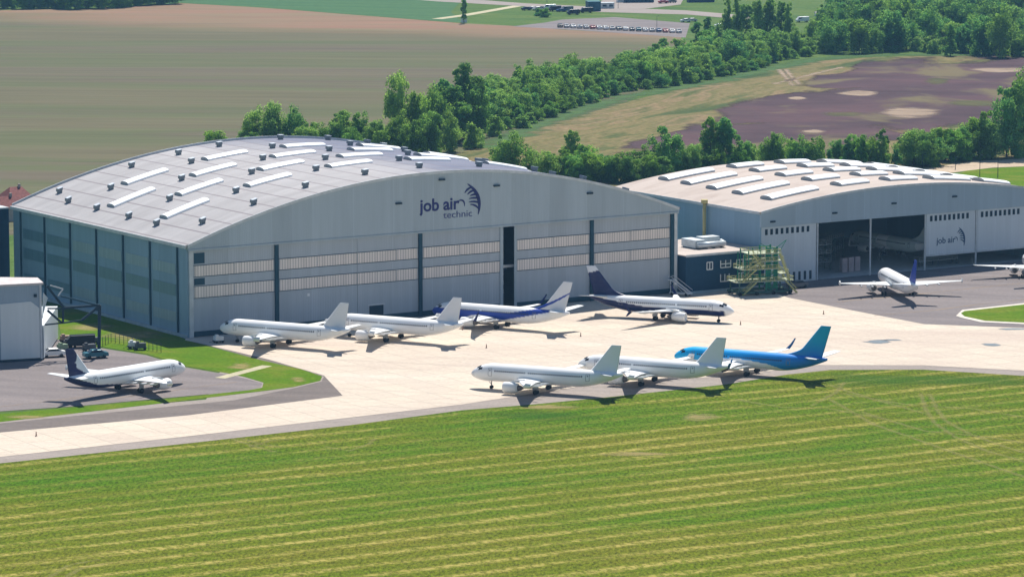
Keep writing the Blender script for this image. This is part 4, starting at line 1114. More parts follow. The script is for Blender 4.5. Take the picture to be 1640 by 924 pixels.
for i, cname in enumerate(row):
    q = a_ + dirr * i / (len(row) - 1); q.z = .06
    car(q, rz_ + RND.uniform(-.05, .05), cname + '_car_paint', CARCOL[cname], f'{cname} car, {ORD[i]} from the field corner in the long car park row', 'cars parked in the long row')
for i, (px, py, cname, van, lab) in enumerate(((843, 17, 'black', False, 'black car at the near end of the short row beyond the meadow'), (853, 16.5, 'silver', False, 'silver car beside a black one in the short row beyond the meadow'), (861, 17, 'white', False, 'white car in the short row, between a silver and a grey one'), (870, 16, 'grey', False, 'grey car in the middle of the short row beyond the meadow'), (880, 16, 'white', True, 'white van standing in the middle of the short row of cars'),
        (889, 18.5, 'black', True, 'black van right of the white van in the short row'), (899, 19.5, 'blue', False, 'dark blue car between the black van and the grey van'), (908, 19, 'grey', True, 'dark grey van at the far end of the short row'), (918, 24, 'black', True, 'black van parked in front of the short row of cars'), (939, 21, 'black', True, 'black van parked close to the dark blue storage building'),
        (1062, 6, 'red', False, 'dark red car beyond the road near the top edge'), (1076, 5, 'grey', False, 'grey car beyond the road beside the dark red one'), (1098, 36, 'white', False, 'white car at the poplar end of the car park'), (1108, 35.5, 'silver', False, 'silver car half hidden by the poplars at the car park end'), (1285, 36, 'white', True, 'white van half hidden among bright bushes beside the far lawn'), (1153, 44, 'white', False, 'white car glimpsed between the poplars'))):
    car(G(px, py, .06), 0.35 + RND.uniform(-.2, .2), cname + '_car_paint', CARCOL[cname], lab, None, van)
car(G(1277, 461, .12), YAW, 'grey_car_paint', (.14, .15, .16), 'grey car parked between the tail dock and the pale hangar door')
car(G(85, 571, .1), .3, 'white_car_paint', CARCOL['white'], 'white car parked at the corner of the small left hangar')
car(G(153, 573, .1), .4, 'teal_car_paint', CARCOL['teal'], 'small teal car parked at the foot of the gantry post')
car(G(128, 556, .1), .2, 'black_car_paint', CARCOL['black'], 'black van among the equipment behind the navy-tailed jet', None, True)

# mobile boarding stairs at the hangar corner
bs = empty('boarding_stairs', G(1090, 473, .1), YAW + 2.0); tag(bs, 'white mobile boarding stairs at the right corner of the big hangar', 'boarding stairs')
mb = MB(); mb.box(-3, 3, -1, 1, .5, .8); mb.bar((2.6, -.9, .8), (2.6, -.9, 4.2), .16); mb.bar((2.6, .9, .8), (2.6, .9, 4.2), .16); mb.bar((0, -.9, .8), (2.6, -.9, 2.8), .12); mb.build('chassis', M_white, bs)
mb = MB()
for i in range(14): q = i / 13; mb.box(-3.2 + 5.6*q - .22, -3.2 + 5.6*q + .22, -.9, .9, .6 + 3.4*q, .68 + 3.4*q)
for y in (-.95, .95): mb.bar((-3.2, y, .6), (2.4, y, 4.0), .14); mb.bar((-3.2, y, 1.6), (2.4, y, 5.0), .1); mb.bar((2.4, y, 5.0), (3.4, y, 5.0), .1)
mb.box(2.3, 3.5, -.95, .95, 3.95, 4.1); mb.build('steps', M_white, bs)
for x in (-2.2, 2.2):
    for y in (-.9, .9):
        mb = MB(); mb.tube([(x, y - .14, .4), (x, y + .14, .4)], .4, 12); mb.build('wheel', M_black, bs)

# little carts, crates and the ground power unit
def cart(px, py, rz, L_, mat, label):
    r = empty('equipment_cart', G(px, py, .09), rz); tag(r, label, 'cart')
    mb = MB(); mb.box(-L_/2, L_/2, -.8, .8, .45, .65); mb.bar((-L_/2, 0, .5), (-L_/2 - 1.3, 0, .3), .1); mb.build('chassis', M_dark, r)
    mb = MB(); mb.box(-L_/2 + .2, L_/2 - .2, -.75, .75, .65, 1.7); mb.box(-L_/2 + .5, -L_/2 + 1.2, -.5, .5, 1.7, 2.1); mb.build('housing', mat, r)
    for x in (-L_/2 + .5, L_/2 - .5):
        for y in (-.75, .75):
            mb = MB(); mb.tube([(x, y - .1, .3), (x, y + .1, .3)], .3, 10); mb.build('wheel', M_black, r)
M_dkgrey = plain('dark_grey_paint', (.09, .10, .11), 0.6); M_sage = plain('sage_paint', (.22, .30, .20), 0.6); M_rust = plain('rusty_paint', (.38, .26, .20), 0.7)
for px, py, rz, L_, m_, lab in ((350, 549, .5, 2.6, M_white, 'white ground power cart in the shadow beside the white jet nose'), (106, 548, .4, 3.2, M_rust, 'rusty cart at the edge of the bank by the small hangar'), (112, 556, .2, 3.4, M_dkgrey, 'dark grey cart close to the white annex wall'), (118, 549, .9, 3.0, M_sage, 'sage green cart behind the navy tail'),
        (136, 552, .1, 3.8, M_white, 'white equipment cart in the middle of the cluttered yard'), (143, 562, .5, 3.4, M_dkgrey, 'dark cart next to the small teal car'), (150, 551, .3, 3.0, M_dkgrey, 'dark cart at the rear right of the cluttered yard'), (100, 562, .7, 2.8, M_sage, 'sage cart between the white car and the navy tail'),
        (225, 560, .2, 3.0, M_dkgrey, 'dark cart alone along the fence beside the asphalt'), (212, 558, .4, 2.2, M_white, 'pale cart alone along the fence beside the asphalt')):
    cart(px, py, rz, L_, m_, lab)
M_cone = plain('faded_orange', (.40, .26, .20), 0.7)
for px, py, lab in ((779, 557, 'small marker post standing alone in the open apron centre'), (930, 538.5, 'small marker post behind the tail of the blue-bellied jet'), (1186, 520, 'small marker post ahead of the navy-finned jet nose'), (741, 528, 'small marker post beside the middle white jet tail'), (1319, 503, 'small marker post near the asphalt border'), (58, 698, 'small marker post on the taxiway at far left')):
    r = empty('marker_post', G(px, py, .1)); tag(r, lab, 'marker post')
    mb = MB(); mb.box(-.25, .25, -.25, .25, 0, .08); mb.build('foot', M_cone, r)
    mb = MB(); mb.tube([(0, 0, .08), (0, 0, .95)], [.16, .10], 10); mb.build('cone', M_cone, r)

# ------------------------------------------------------------------ small hangar, gantry and fence at the left
M_smallwall = cladding('pale_blue_cladding', (.33, .40, .47), 1.2, 0.03)
M_smalldoor = cladding('white_panel_door', (.66, .69, .70), 3.0, 0.03)
P0, P1 = G(-120, 588), G(68, 577)
fx = (P1 - P0); FL_ = fx.length; fx.normalize(); ang = math.atan2(fx.y, fx.x)
P2 = G(96, 540)
sh = empty('small_hangar', P1, ang)
tag(sh, 'small pale blue hangar with big white chamfered door at the left edge', 'hangar')
fyv = Vector((-fx.y, fx.x, 0))
sx_, sy_ = (P2 - P1).dot(fx), (P2 - P1).dot(fyv)
mb = MB(); HT = 18.4
foot = [(0, 0), (1.2, 9), (-FL_, 24), (-FL_, 0)]
n = len(foot); mb.add([(x, y, 0) for x, y in foot] + [(x, y, HT) for x, y in foot], [(i, (i+1) % n, n + (i+1) % n, n + i) for i in range(n)] + [tuple(range(n, 2 * n)), tuple(range(n - 1, -1, -1))])
mb.build('wall', M_smallwall, sh)
mb = MB(); rfp = [(0.5, -0.25), (1.5, 9.2), (-FL_, 24.3), (-FL_, -0.25)]
m_ = len(rfp); mb.add([(x, y, HT) for x, y in rfp] + [(x, y, HT + .5) for x, y in rfp], [(i, (i+1) % m_, m_ + (i+1) % m_, m_ + i) for i in range(m_)] + [tuple(range(m_, 2 * m_)), tuple(range(m_ - 1, -1, -1))])
mb.build('roof', plain('pale_roof', (.56, .50, .48), 0.8), sh)
mb = MB(); mb.prism([(-10.2, .7), (-.6, .7), (-.6, 12.8), (-2.7, 14.5), (-10.2, 14.2)], -.22, 0); dd = mb.build('folding_door', M_smalldoor, sh)
mb = MB(); mb.prism([(-30, .7), (-11.2, .7), (-11.2, 9.0), (-30, 9.0)], -.22, 0); mb.build('side_door', M_smalldoor, sh)
mb = MB(); mb.box(-.5, 0.0, -.3, 0, 0.5, HT); mb.build('corner_trim', M_trim, sh)
mb = MB(); mb.box(-1.9, -1.2, -.4, 0, HT - 2.9, HT - 2.2); mb.build('floodlight', M_dark, sh)
mb = MB(); mb.box(-FL_, -.1, -.12, 0, 0, .7); mb.build('plinth', M_dark, sh)
# annex with a pale wall beside it
axp = [(0.5, .3), (sx_ * .9, sy_ * .9), (sx_ * .9 - 5, sy_ * .95), (-2, 6)]
mb = MB(); n = 4; mb.add([(x, y, .5) for x, y in axp] + [(x, y, 8.4) for x, y in axp], [(i, (i+1) % n, n + (i+1) % n, n + i) for i in range(n)] + [tuple(range(n, 2 * n))]); mb.build('annex_wall', M_smalldoor, sh)
mb = MB(); mb.add([(axp[0][0], axp[0][1], 16.5), (axp[0][0] + 2.7, axp[0][1] + 6, 14.2), (axp[0][0] + 0.05, axp[0][1] + 1.5, 10.0), (axp[0][0] - .05, axp[0][1] + .2, 10.2)], [(0, 1, 2, 3)]); mb.build('sail_panel', M_smalldoor, sh)
gt = empty('door_gantry', G(158, 571), 0); tag(gt, 'dark steel door gantry with tall post and braces beside the small hangar', 'gantry')
gp_ = G(158, 571)
def gz(px, py, depth_ref):
    """point at the depth of depth_ref under a picture point"""
    o = Vector((0, 0, CAM_H)); d_ = (G(px, py) - o); t_ = depth_ref / d_.y; return o + d_ * t_ - gp_
yp = gp_.y; yw = P1.y + 3
def depth(px): return yw + (yp - yw) * (px - 76) / (159 - 76)
def gq(px, py): return gz(px, py, depth(px))
def gm(name, segs, w_, mat=M_dark):
    mb = MB()
    for a, b in segs: mb.bar(gq(*a), gq(*b), w_)
    return mb.build(name, mat, gt)
gm('post', [((159.5, 489), (158.5, 570.5))], .75)
gm('top_rail', [((101, 493), (160, 489))], .5)
gm('rear_rail', [((97, 474), (160, 489.5))], .4, M_post)
gm('bottom_chord', [((72, 520), (101, 517)), ((101, 517), (131, 513))], .35)
for sg in (((131, 513), (159, 490)), ((76, 497), (99, 517)), ((75, 458), (104, 495))): gm('brace', [sg], .55)
gm('short_post', [((101, 493), (101, 518))], .5)
gm('cross_beam', [((76, 494), (101, 494))], .35)
gm('upper_strut', [((80, 457), (101, 463)), ((101, 463), (93, 474))], .28, M_trim)
# wire fence along the bank
fence_px = [(160, 557), (178, 549), (205, 553), (232, 560), (258, 565)]
fe = empty('wire_fence', G(*fence_px[0]), 0); tag(fe, 'thin wire fence with dark posts along the grass bank', 'fence')
f0 = G(*fence_px[0]); pts = []
for a, b in zip(fence_px[:-1], fence_px[1:]):
    for i in range(4): pts.append(G(a[0] + (b[0]-a[0])*i/4, a[1] + (b[1]-a[1])*i/4) - f0)
pts.append(G(*fence_px[-1]) - f0)
for q in pts:
    mb = MB(); mb.tube([q, q + Vector((0, 0, 2.4))], .07, 6); mb.build('post', M_dark, fe)
for z in (.6, 1.2, 1.8, 2.3):
    mb = MB(); mb.tube([q + Vector((0, 0, z)) for q in pts], .025, 4); mb.build('wire', M_dark, fe)

# ------------------------------------------------------------------ far buildings, lamps, poles
M_teal = plain('teal_cladding', (.035, .10, .15), 0.6)
def shed(name, loc, rz, w_, d_, h_, mat, roofmat, label, cat='building', wins=0):
    r = empty(name, loc, rz); tag(r, label, cat)
    mb = MB(); mb.box(-w_/2, w_/2, -d_/2, d_/2, 0, h_); wl = mb.build('wall', mat, r)
    mb = MB(); mb.box(-w_/2 - .2, w_/2 + .2, -d_/2 - .2, d_/2 + .2, h_, h_ + .3); mb.build('roof', roofmat, r)
    for i in range(wins):
        x = -w_/2 + w_ * (i + .5) / wins; mb = MB(); mb.box(x - w_/wins*.3, x + w_/wins*.3, -d_/2 - .06, -d_/2, h_*.35, h_*.75); mb.build('window', M_glass, wl)
    return r
shed('storage_building', G(950, 18), .2, 7.5, 8, 5.5, M_teal, plain('teal_roof', (.07, .20, .24), 0.5), 'dark blue-green storage building beside the parked vans')
shed('site_container', G(972, 14), .2, 8, 5, 3.2, M_metal, M_metal, 'pale grey container right of the dark storage building', 'container', 2)
shed('depot_building', G(1022, 4), .15, 18, 9, 6, M_navy, M_teal, 'dark depot building with pale doors beyond the road', 'building', 0)
for i in range(3):
    pass
shed('gate_house', G(1000, 4), .15, 9, 6, 4, M_white, M_metal, 'white flat-roofed gate house left of the dark depot', 'building', 3)
shed('roadside_shed', G(1122, 4), .2, 16, 6, 3, M_navy, M_dark, 'low dark roadside shed beyond the road at the top edge')
for px, py, w_, d_, h_, mt, rz, lab in ((1568, 52, 9, 7, 7.5, M_render, .2, 'grey roofed house glimpsed between dark trees'), (1440, 25, 9, 6, 6, M_white, .3, 'pale house half hidden by tall trees above the dark field'), (1322, 26, 12, 4, 2.5, M_white, .1, 'low white building beside the far lawn'), (1365, 5, 10, 7, 6, M_render, .3, 'beige house near the top edge among trees')):
    hs = empty('house', G(px, py), rz); tag(hs, lab, 'house')
    mb = MB(); mb.box(-w_/2, w_/2, -d_/2, d_/2, 0, h_ * .6); wl = mb.build('wall', mt, hs)
    mb = MB(); z0, z1 = h_ * .6, h_
    mb.add([(-w_/2-.3, -d_/2-.4, z0), (w_/2+.3, -d_/2-.4, z0), (w_/2+.3, d_/2+.4, z0), (-w_/2-.3, d_/2+.4, z0), (-w_/2-.3, 0, z1), (w_/2+.3, 0, z1)],
           [(0, 1, 5, 4), (2, 3, 4, 5), (1, 2, 5), (3, 0, 4), (3, 2, 1, 0)]); mb.build('roof', plain('slate_roof', (.27, .25, .27), 0.7), hs)
    for x in (-w_*.25, w_*.25):
        mb = MB(); mb.box(x - .7, x + .7, -d_/2 - .05, -d_/2, h_*.2, h_*.45); mb.build('window', M_glass, wl)
kb = empty('kiosk', G(743, 36.5), .2); tag(kb, 'tiny pale kiosk at the foot of the lone slim tree', 'kiosk')
mb = MB(); mb.box(-1.6, 1.6, -1.2, 1.2, 0, 2.4); mb.build('wall', M_white, kb)
mb = MB(); mb.box(-1.8, 1.8, -1.4, 1.4, 2.4, 2.6); mb.build('roof', M_dark, kb)
for px, py, h_, lab in ((1052, 47, 7, 'thin lamp post standing in the car park row'), (990, 14, 6, 'thin lamp post beside the road junction'), (876, 5, 5, 'short dark pole along the road verge'), (1569, 288, 8.5, 'dark lamp post beside the sand road behind the second hangar'), (1598, 285, 7.5, 'dark post nearest the lawn behind the second hangar'), (1477, 270, 5, 'thin post where the sand road leaves the hedge'), (1530, 272, 4.5, 'short thin post on the sand road verge')):
    r = empty('lamp_post', G(px, py), .3); tag(r, lab, 'lamp post')
    mb = MB(); mb.tube([(0, 0, 0), (0, 0, h_)], [.14, .08], 8); mb.build('pole', M_dark, r)
    mb = MB(); mb.tube([(0, 0, h_), (.9, 0, h_ + .15)], .06, 6); mb.box(.7, 1.3, -.15, .15, h_ + .08, h_ + .24); mb.build('lamp_head', M_dark, r)

# ------------------------------------------------------------------ trees
t = NT('leaves'); oi = t.n('ObjectInfo'); at = t.n('Attribute', attribute_name='paint', attribute_type='GEOMETRY')
lo = t.ramp(oi.outputs['Random'], [(0.0, (.050, .170, .035)), (0.35, (.032, .150, .070)), (0.65, (.070, .170, .030)), (1.0, (.040, .140, .045))])
hi = t.ramp(oi.outputs['Random'], [(0.0, (.235, .490, .080)), (0.35, (.135, .410, .150)), (0.65, (.300, .480, .070)), (1.0, (.180, .380, .095))])
col = t.mix(at.outputs['Fac'], lo, hi)
b = t.n('BsdfDiffuse'); t.lk(col, b.inputs[0])
tr = t.n('BsdfTranslucent'); t.lk(t.mix(0.5, col, (.42, .66, .10)), tr.inputs[0])
mx = t.n('MixShader'); mx.inputs[0].default_value = .5; t.lk(b.outputs[0], mx.inputs[1]); t.lk(tr.outputs[0], mx.inputs[2])
t.lk(mx.outputs[0], t.out.inputs['Surface']); M_leaf = t.mat
t = NT('pale_leaves'); oi = t.n('ObjectInfo'); at = t.n('Attribute', attribute_name='paint', attribute_type='GEOMETRY')
col = t.mix(at.outputs['Fac'], (.100, .230, .045), (.310, .500, .110))
col = t.mix(t.math('MULTIPLY', oi.outputs['Random'], .6), col, (.16, .36, .14))
b = t.n('BsdfDiffuse'); t.lk(col, b.inputs[0]); tr = t.n('BsdfTranslucent'); t.lk(t.mix(0.5, col, (.52, .72, .13)), tr.inputs[0])
mx = t.n('MixShader'); mx.inputs[0].default_value = .5; t.lk(b.outputs[0], mx.inputs[1]); t.lk(tr.outputs[0], mx.inputs[2])
t.lk(mx.outputs[0], t.out.inputs['Surface']); M_leafpale = t.mat
M_bark = plain('bark', (.09, .075, .06), 0.9, var=.3)

def crown_mesh(name, h_, w_, base, clumps, per, leaf, seed, shape, mat):
    """leaf clumps spread over several uneven lobes, so that the outline is ragged and has gaps"""
    r = random.Random(seed); vs = []; fs = []; cs = []
    lobes = []; nl = r.randint(7, 10)
    for k in range(nl):
        q = (k + r.uniform(.1, .9)) / nl; e = shape(q); th = k * 2.4 + r.uniform(-.6, .6); d = e * r.uniform(.15, .62)
        rad = w_ * r.uniform(.24, .38) * (.5 + .5 * e)
        lobes.append((d * cos(th) * w_/2, d * sin(th) * w_/2, base + (h_ - base) * (.03 + .86 * q), rad, rad * r.uniform(.75, 1.5), min(1, max(0, r.gauss(.5, .22)))))
    vol = [l[3] ** 2 * l[4] for l in lobes]; tot = sum(vol)
    for lx, ly, lz, lr, lh, lt in lobes:
        for _ in range(max(3, round(clumps * lr * lr * lh / tot))):
            th = r.uniform(0, 2*pi); u = r.uniform(-.8, 1); s_ = sqrt(1 - u*u); f = r.uniform(.45, 1.0)
            cx, cy, cz = lx + s_*cos(th)*lr*f, ly + s_*sin(th)*lr*f, max(base * .6 + .3, lz + u*lh*f)
            rr = lr * r.uniform(.26, .48); tint = min(1, max(0, lt + r.gauss(0, .16)))
            for _ in range(per):
                a_ = r.uniform(0, 2*pi); u2 = r.uniform(-.75, 1); s2 = sqrt(1 - u2*u2)
                nrm = Vector((s2*cos(a_), s2*sin(a_), u2)); rad = rr * r.uniform(.5, 1.2)
                c_ = Vector((cx, cy, cz)) + nrm * rad
                n2 = (nrm + Vector((r.gauss(0, .45), r.gauss(0, .45), r.gauss(.45, .4)))).normalized()
                a = n2.orthogonal().normalized(); b_ = n2.cross(a); ro = r.uniform(0, 2*pi)
                a, b_ = a*cos(ro) + b_*sin(ro), b_*cos(ro) - a*sin(ro)
                l = leaf * r.uniform(.55, 1.3); k = len(vs)
                vs += [c_ - a*l*.5, c_ + b_*l*.32, c_ + a*l*.5, c_ - b_*l*.32]; fs.append((k, k+1, k+2, k+3))
                tt = min(1, max(0, tint + r.uniform(-.2, .2))); cs += [tt, tt, tt, 1] * 4
    me = bpy.data.meshes.new(name); me.from_pydata(vs, [], fs); me.materials.append(mat)
    at_ = me.color_attributes.new('paint', 'FLOAT_COLOR', 'POINT'); at_.data.foreach_set('color', cs)
    me.update(); return me
def trunk_mesh(h_, w_, base, seed):
    r = random.Random(seed); mb = MB()
    mb.tube([(0, 0, -.2), (r.uniform(-.1, .1), 0, base), (r.uniform(-.3, .3), r.uniform(-.3, .3), h_ * .8)], [.028 * h_ * .6 + .08, .018 * h_ * .6 + .06, .05], 7)
    for i in range(6):
        a = 2*pi*i/6 + r.uniform(-.4, .4); z0 = base + (h_ - base) * r.uniform(.05, .45); L_ = w_ * r.uniform(.25, .42)
        mb.tube([(0, 0, z0), (cos(a)*L_*.6, sin(a)*L_*.6, z0 + L_*.5), (cos(a)*L_, sin(a)*L_, z0 + L_)], [.10, .07, .03], 5)
    me_o = mb.build('trunk', M_bark); me = me_o.data; bpy.data.objects.remove(me_o); return me
S_broad = lambda q: max(0.0, (1 - (2*q - .9)**2 / 1.25)) ** .5 if q < .98 else .1
S_tall = lambda q: .35 + .65 * sin(pi * min(1, q * .85 + .12)) if q < .9 else .35
S_cone = lambda q: max(.10, 1 - q) ** .65
S_bush = lambda q: sqrt(max(0, 1 - q * q)) * .98 + .02
PROTO = {}
for kind, h_, w_, base, cl, per, leaf, shp, mat, nv in (('broad', 12, 10.5, .6, 80, 100, .58, S_broad, M_leaf, 5), ('pale', 12, 10.5, .5, 80, 100, .56, S_broad, M_leafpale, 4), ('tall', 22, 8.5, 1.6, 105, 105, .60, S_tall, M_leaf, 3), ('palet', 18, 8.5, 1.5, 95, 100, .57, S_tall, M_leafpale, 3), ('cone', 11, 5.6, .5, 70, 90, .46, S_cone, M_leaf, 3), ('bush', 5, 6.4, .1, 46, 90, .46, S_bush, M_leaf, 3), ('palebush', 5, 6.4, .1, 46, 90, .46, S_bush, M_leafpale, 3)):
    PROTO[kind] = (h_, w_, [(crown_mesh('crown', h_, w_, base, cl, per, leaf, 100 + 7*i + len(kind), shp, mat), trunk_mesh(h_, w_, base, i + 5)) for i in range(nv)])
NAME = {'broad': 'broadleaf_tree', 'pale': 'broadleaf_tree', 'tall': 'poplar_tree', 'palet': 'poplar_tree', 'cone': 'conical_tree', 'bush': 'bush', 'palebush': 'bush'}
def plant(P, h_, w_, kind, label, group=None):
    ph, pw, vs = PROTO[kind]; cm, tm = vs[RND.randrange(len(vs))]
    r = empty(NAME[kind], P, RND.uniform(0, 2*pi)); r.scale = (w_/pw, w_/pw, h_/ph)
    tag(r, label, 'bush' if 'bush' in kind else 'tree', group)
    link('crown', cm, r); link('trunk', tm, r)
    return r
# trees told apart by eye, behind the big hangar
for px, py, h_, w_, kd, lab in (
    (345, 240, 7, 12, 'bush', 'low dark bush at the hedge end just above the big hangar roof'),
    (404, 244, 15, 10, 'pale', 'bright green tree at the field end of the row behind the roof'),
    (436, 244, 19, 13, 'pale', 'tallest bright green rounded tree just above the roof crown'),
    (470, 244, 16, 10, 'broad', 'mid green tree right of the tall bright one above the roof'),
    (500, 245, 11, 9, 'palebush', 'low bright bush in the dip of the row above the roof'),
    (548, 243, 17, 11, 'palet', 'upright bright tree standing up from the row above the roof vents'),
    (578, 244, 14, 10, 'broad', 'dense tree right of the upright bright one above the roof'),
    (607, 246, 12, 10, 'pale', 'pale tree below the open-crowned giant, over the roof'),
    (528, 247, 10, 9, 'broad', 'low dark tree left of the upright bright one'),
    (640, 247, 14, 11, 'pale', 'pale tree at the feet of the open-crowned giant'),
    (640, 239, 28, 13, 'pale', 'giant open-crowned tree with pale flat top over the brown field'),
    (668, 239, 23, 12, 'broad', 'big dark tree directly right of the open-crowned giant'),
    (700, 235, 22, 13, 'broad', 'big dense tree in the dip between the two tallest groups'),
    (722, 230, 24, 15, 'tall', 'dark tall tree at the foot of the spire poplars'),
    (712, 224, 27, 12, 'tall', 'slim tall poplar left of the highest spire'),
    (744, 222, 32, 12, 'tall', 'highest spire-topped poplar of the whole belt'),
    (766, 220, 26, 11, 'tall', 'slim poplar right of the highest spire'),
    (690, 248, 15, 12, 'broad', 'rounded dark tree just behind the roof edge vents'),
    (722, 244, 13, 10, 'pale', 'pale rounded tree between the roof edge and the tall poplars'),
    (665, 250, 13, 11, 'broad', 'dark rounded tree low behind the roof skylights'),
    (756, 238, 9, 9, 'palebush', 'bright bush where the belt meets the pale field strip'),
    (813, 286, 15, 14, 'broad', 'solitary dark round tree at the end of the roof skylights'),
    (850, 283, 9, 8, 'pale', 'smaller green tree right of the solitary dark round one'),
    (915, 278, 17, 7, 'palet', 'slender open-topped tree in the hedge behind the hangar'),
    (937, 283, 12, 11, 'broad', 'round dark tree right of the slender open-topped one'),
    (1063, 288, 18, 13, 'broad', 'big dark tree above the beige hangar roof corner'),
    (1060, 293, 10, 8, 'palet', 'pale pointed small tree in front of the big dark one'),
    (1138, 282, 24, 9, 'tall', 'tall dark poplar pair, left trunk, above the beige roof'),
    (1160, 282, 23, 9, 'tall', 'tall dark poplar pair, right trunk, above the beige roof'),
    (1182, 282, 14, 9, 'broad', 'dark tree right of the tall poplar pair'),
    (1108, 288, 12, 9, 'pale', 'pale tree left of the tall poplar pair'),
    (1243, 276, 15, 9, 'broad', 'rounded tree rising over the hedge into the purple soil'),
    (1380, 270, 14, 6, 'cone', 'dark pointed conifer, left one of the taller pair in the hedge'),
    (1412, 270, 15, 7, 'cone', 'dark pointed conifer, right one of the taller pair in the hedge'),
    (1493, 265, 11, 11, 'broad', 'dark round tree standing forward on the sand road verge'),
    (1612, 253, 25, 15, 'broad', 'huge dark tree at the right picture edge above the sand road'),
    (1640, 250, 30, 16, 'broad', 'largest dark tree cut by the right picture edge'),
    (1575, 255, 17, 13, 'broad', 'big rounded tree left of the huge dark one'),
    (1628, 200, 17, 11, 'broad', 'dark tree peeping above the huge one into the purple soil'),
    (743, 38, 16, 4.5, 'tall', 'lone slim tree beside the tiny kiosk at the field edge'),
    (874, 28, 5, 9, 'bush', 'grey-green bush before the short row of cars'),
    (862, 26, 4, 7, 'bush', 'small grey-green bush left of the larger one before the cars')):
    plant(G(px, py), h_, w_, kd, lab)
for i in range(14):
    px = 388 + i * 17.5 + RND.uniform(-5, 5); kd = ('pale', 'broad', 'palebush')[i % 3]; h_ = RND.uniform(8, 13) if kd != 'palebush' else 6
    big = {'pale': 'bright green tree', 'broad': 'mid green tree', 'palebush': 'bright bush'}[kd]
    plant(G(px, 248 + RND.uniform(-3, 2)), h_, h_ * (1.0 if kd != 'palebush' else 1.5), kd, f'{big} filling the row along the back of the big hangar roof', f'{big}s along the back of the roof')
# main belt between the brown field and the strip field
near = [G(*p) for p in ((775, 222), (866, 194), (949, 163), (1008, 147), (1079, 137), (1120, 133), (1177, 117), (1236, 104), (1288, 91), (1312, 84))]
acc = 0.0; segs = []
for a, b in zip(near[:-1], near[1:]): segs.append((acc, (b - a).length, a, b)); acc += (b - a).length
s_ = 0.0; rowi = 0
while s_ < acc:
    for st, L_, a, b in segs:
        if st <= s_ <= st + L_: break
    q = a + (b - a) * (s_ - st) / L_
    zone = 'by the pale strip' if s_ < acc * .45 else 'near the car park'
    for j, off in enumerate((2, 10, 19, 28, 37)):
        if off > 33 and s_ < 60: continue
        P = q + Vector((-off + RND.uniform(-2.5, 2.5), RND.uniform(-4, 4), 0))
        z_ = RND.random()
        if j == 0: kd = 'palebush' if z_ < .45 else 'bush' if z_ < .7 else 'broad'; h_ = RND.uniform(4.0, 7.5); w_ = RND.uniform(6.5, 9.5)
        else:
            kd = 'broad' if z_ < .5 else 'pale' if z_ < .9 else 'palet'; h_ = RND.uniform(8.5, 14.5) * (1.2 if kd == 'palet' else 1); w_ = h_ * (RND.uniform(.8, 1.15) if kd != 'palet' else .5)
        big = {'broad': 'dark rounded tree', 'palet': 'slender pale tree', 'pale': 'bright green rounded tree', 'bush': 'dark bush', 'palebush': 'bright green bush'}[kd]
        where = 'on the near rim' if j == 0 else 'inside' if j < 3 else 'on the field side'
        plant(P, h_, w_, kd, f'{big} {where} of the tree belt {zone}', f'{big}s {where} of the belt {zone}')
    s_ += RND.uniform(9.5, 12.5)
# poplars at the car park end
for px, py, h_, w_, kd in ((1118, 78, 15, 7, 'tall'), (1134, 76, 17, 7, 'tall'), (1150, 80, 13, 8, 'palet'), (1165, 78, 26, 9, 'palet'), (1182, 76, 28, 9, 'palet'), (1196, 78, 25, 8, 'tall'), (1214, 74, 26, 10, 'palet'), (1232, 74, 27, 9, 'tall'), (1252, 72, 26, 9, 'tall'), (1262, 78, 23, 8, 'palet'), (1206, 92, 13, 9, 'pale'), (1240, 90, 14, 9, 'palet')):
    big = 'tall dark poplar' if kd == 'tall' else 'tall silvery green poplar' if kd == 'palet' else 'rounded pale tree'
    plant(G(px, py), h_, w_, kd, f'{big} in the clump between the car park and the far lawn', f'{big}s in the clump by the far lawn')
# wood at the upper right
for i in range(46):
    px = 1330 + (i % 23) * 15 + RND.uniform(-6, 6); py = (84 if i < 23 else 52) + RND.uniform(-4, 5) + (4 if px > 1560 else 0)
    if 1552 < px < 1585 and i >= 23: continue
    kd = 'broad' if RND.random() < .8 else 'pale'; h_ = RND.uniform(12, 20); w_ = h_ * RND.uniform(.8, 1.05)
    if i < 23 and 1462 < px < 1500: kd, h_, w_ = 'palebush', 7, 9
    big = {'broad': 'dark dense tree', 'pale': 'bright green tree', 'palebush': 'low bright bush'}[kd]; where = 'along the purple field edge' if i < 23 else 'behind the field edge row'
    plant(G(px, py), h_, w_, kd, f'{big} {where} in the upper right wood', f'{big}s {where} of the upper right wood')
for i in range(24):
    px = 1340 + i * 13.5 + RND.uniform(-6, 6); py = 22 + RND.uniform(-6, 6)
    if 1425 < px < 1455: continue
    kd = 'broad' if RND.random() < .55 else 'pale'; h_ = RND.uniform(12, 18)
    big = 'dark dense tree' if kd == 'broad' else 'bright green tree'
    plant(G(px, py), h_, h_ * .9, kd, f'{big} in the farthest row of the upper right wood near the houses', f'{big}s in the farthest row of the wood')
for px, py, h_, w_, kd, lab in ((1522, 90, 17, 9, 'cone', 'dark pointed conifer left of the gap before the grey house'), (1551, 86, 14, 7, 'cone', 'smaller dark conifer standing in the gap before the grey house'), (1600, 92, 24, 15, 'broad', 'very large dark tree right of the grey house'), (1482, 66, 18, 16, 'broad', 'broad dark-shadowed tree above the low bright bush'), (1347, 66, 19, 10, 'broad', 'dark tree beside the low white building'), (1300, 70, 12, 10, 'pale', 'bright yellow-green tree below the far white van'), (1318, 84, 8, 9, 'palebush', 'bright bush at the corner of the purple field'), (1283, 84, 9, 10, 'palebush', 'bright rounded bush at the end of the belt')):
    plant(G(px, py), h_, w_, kd, lab)
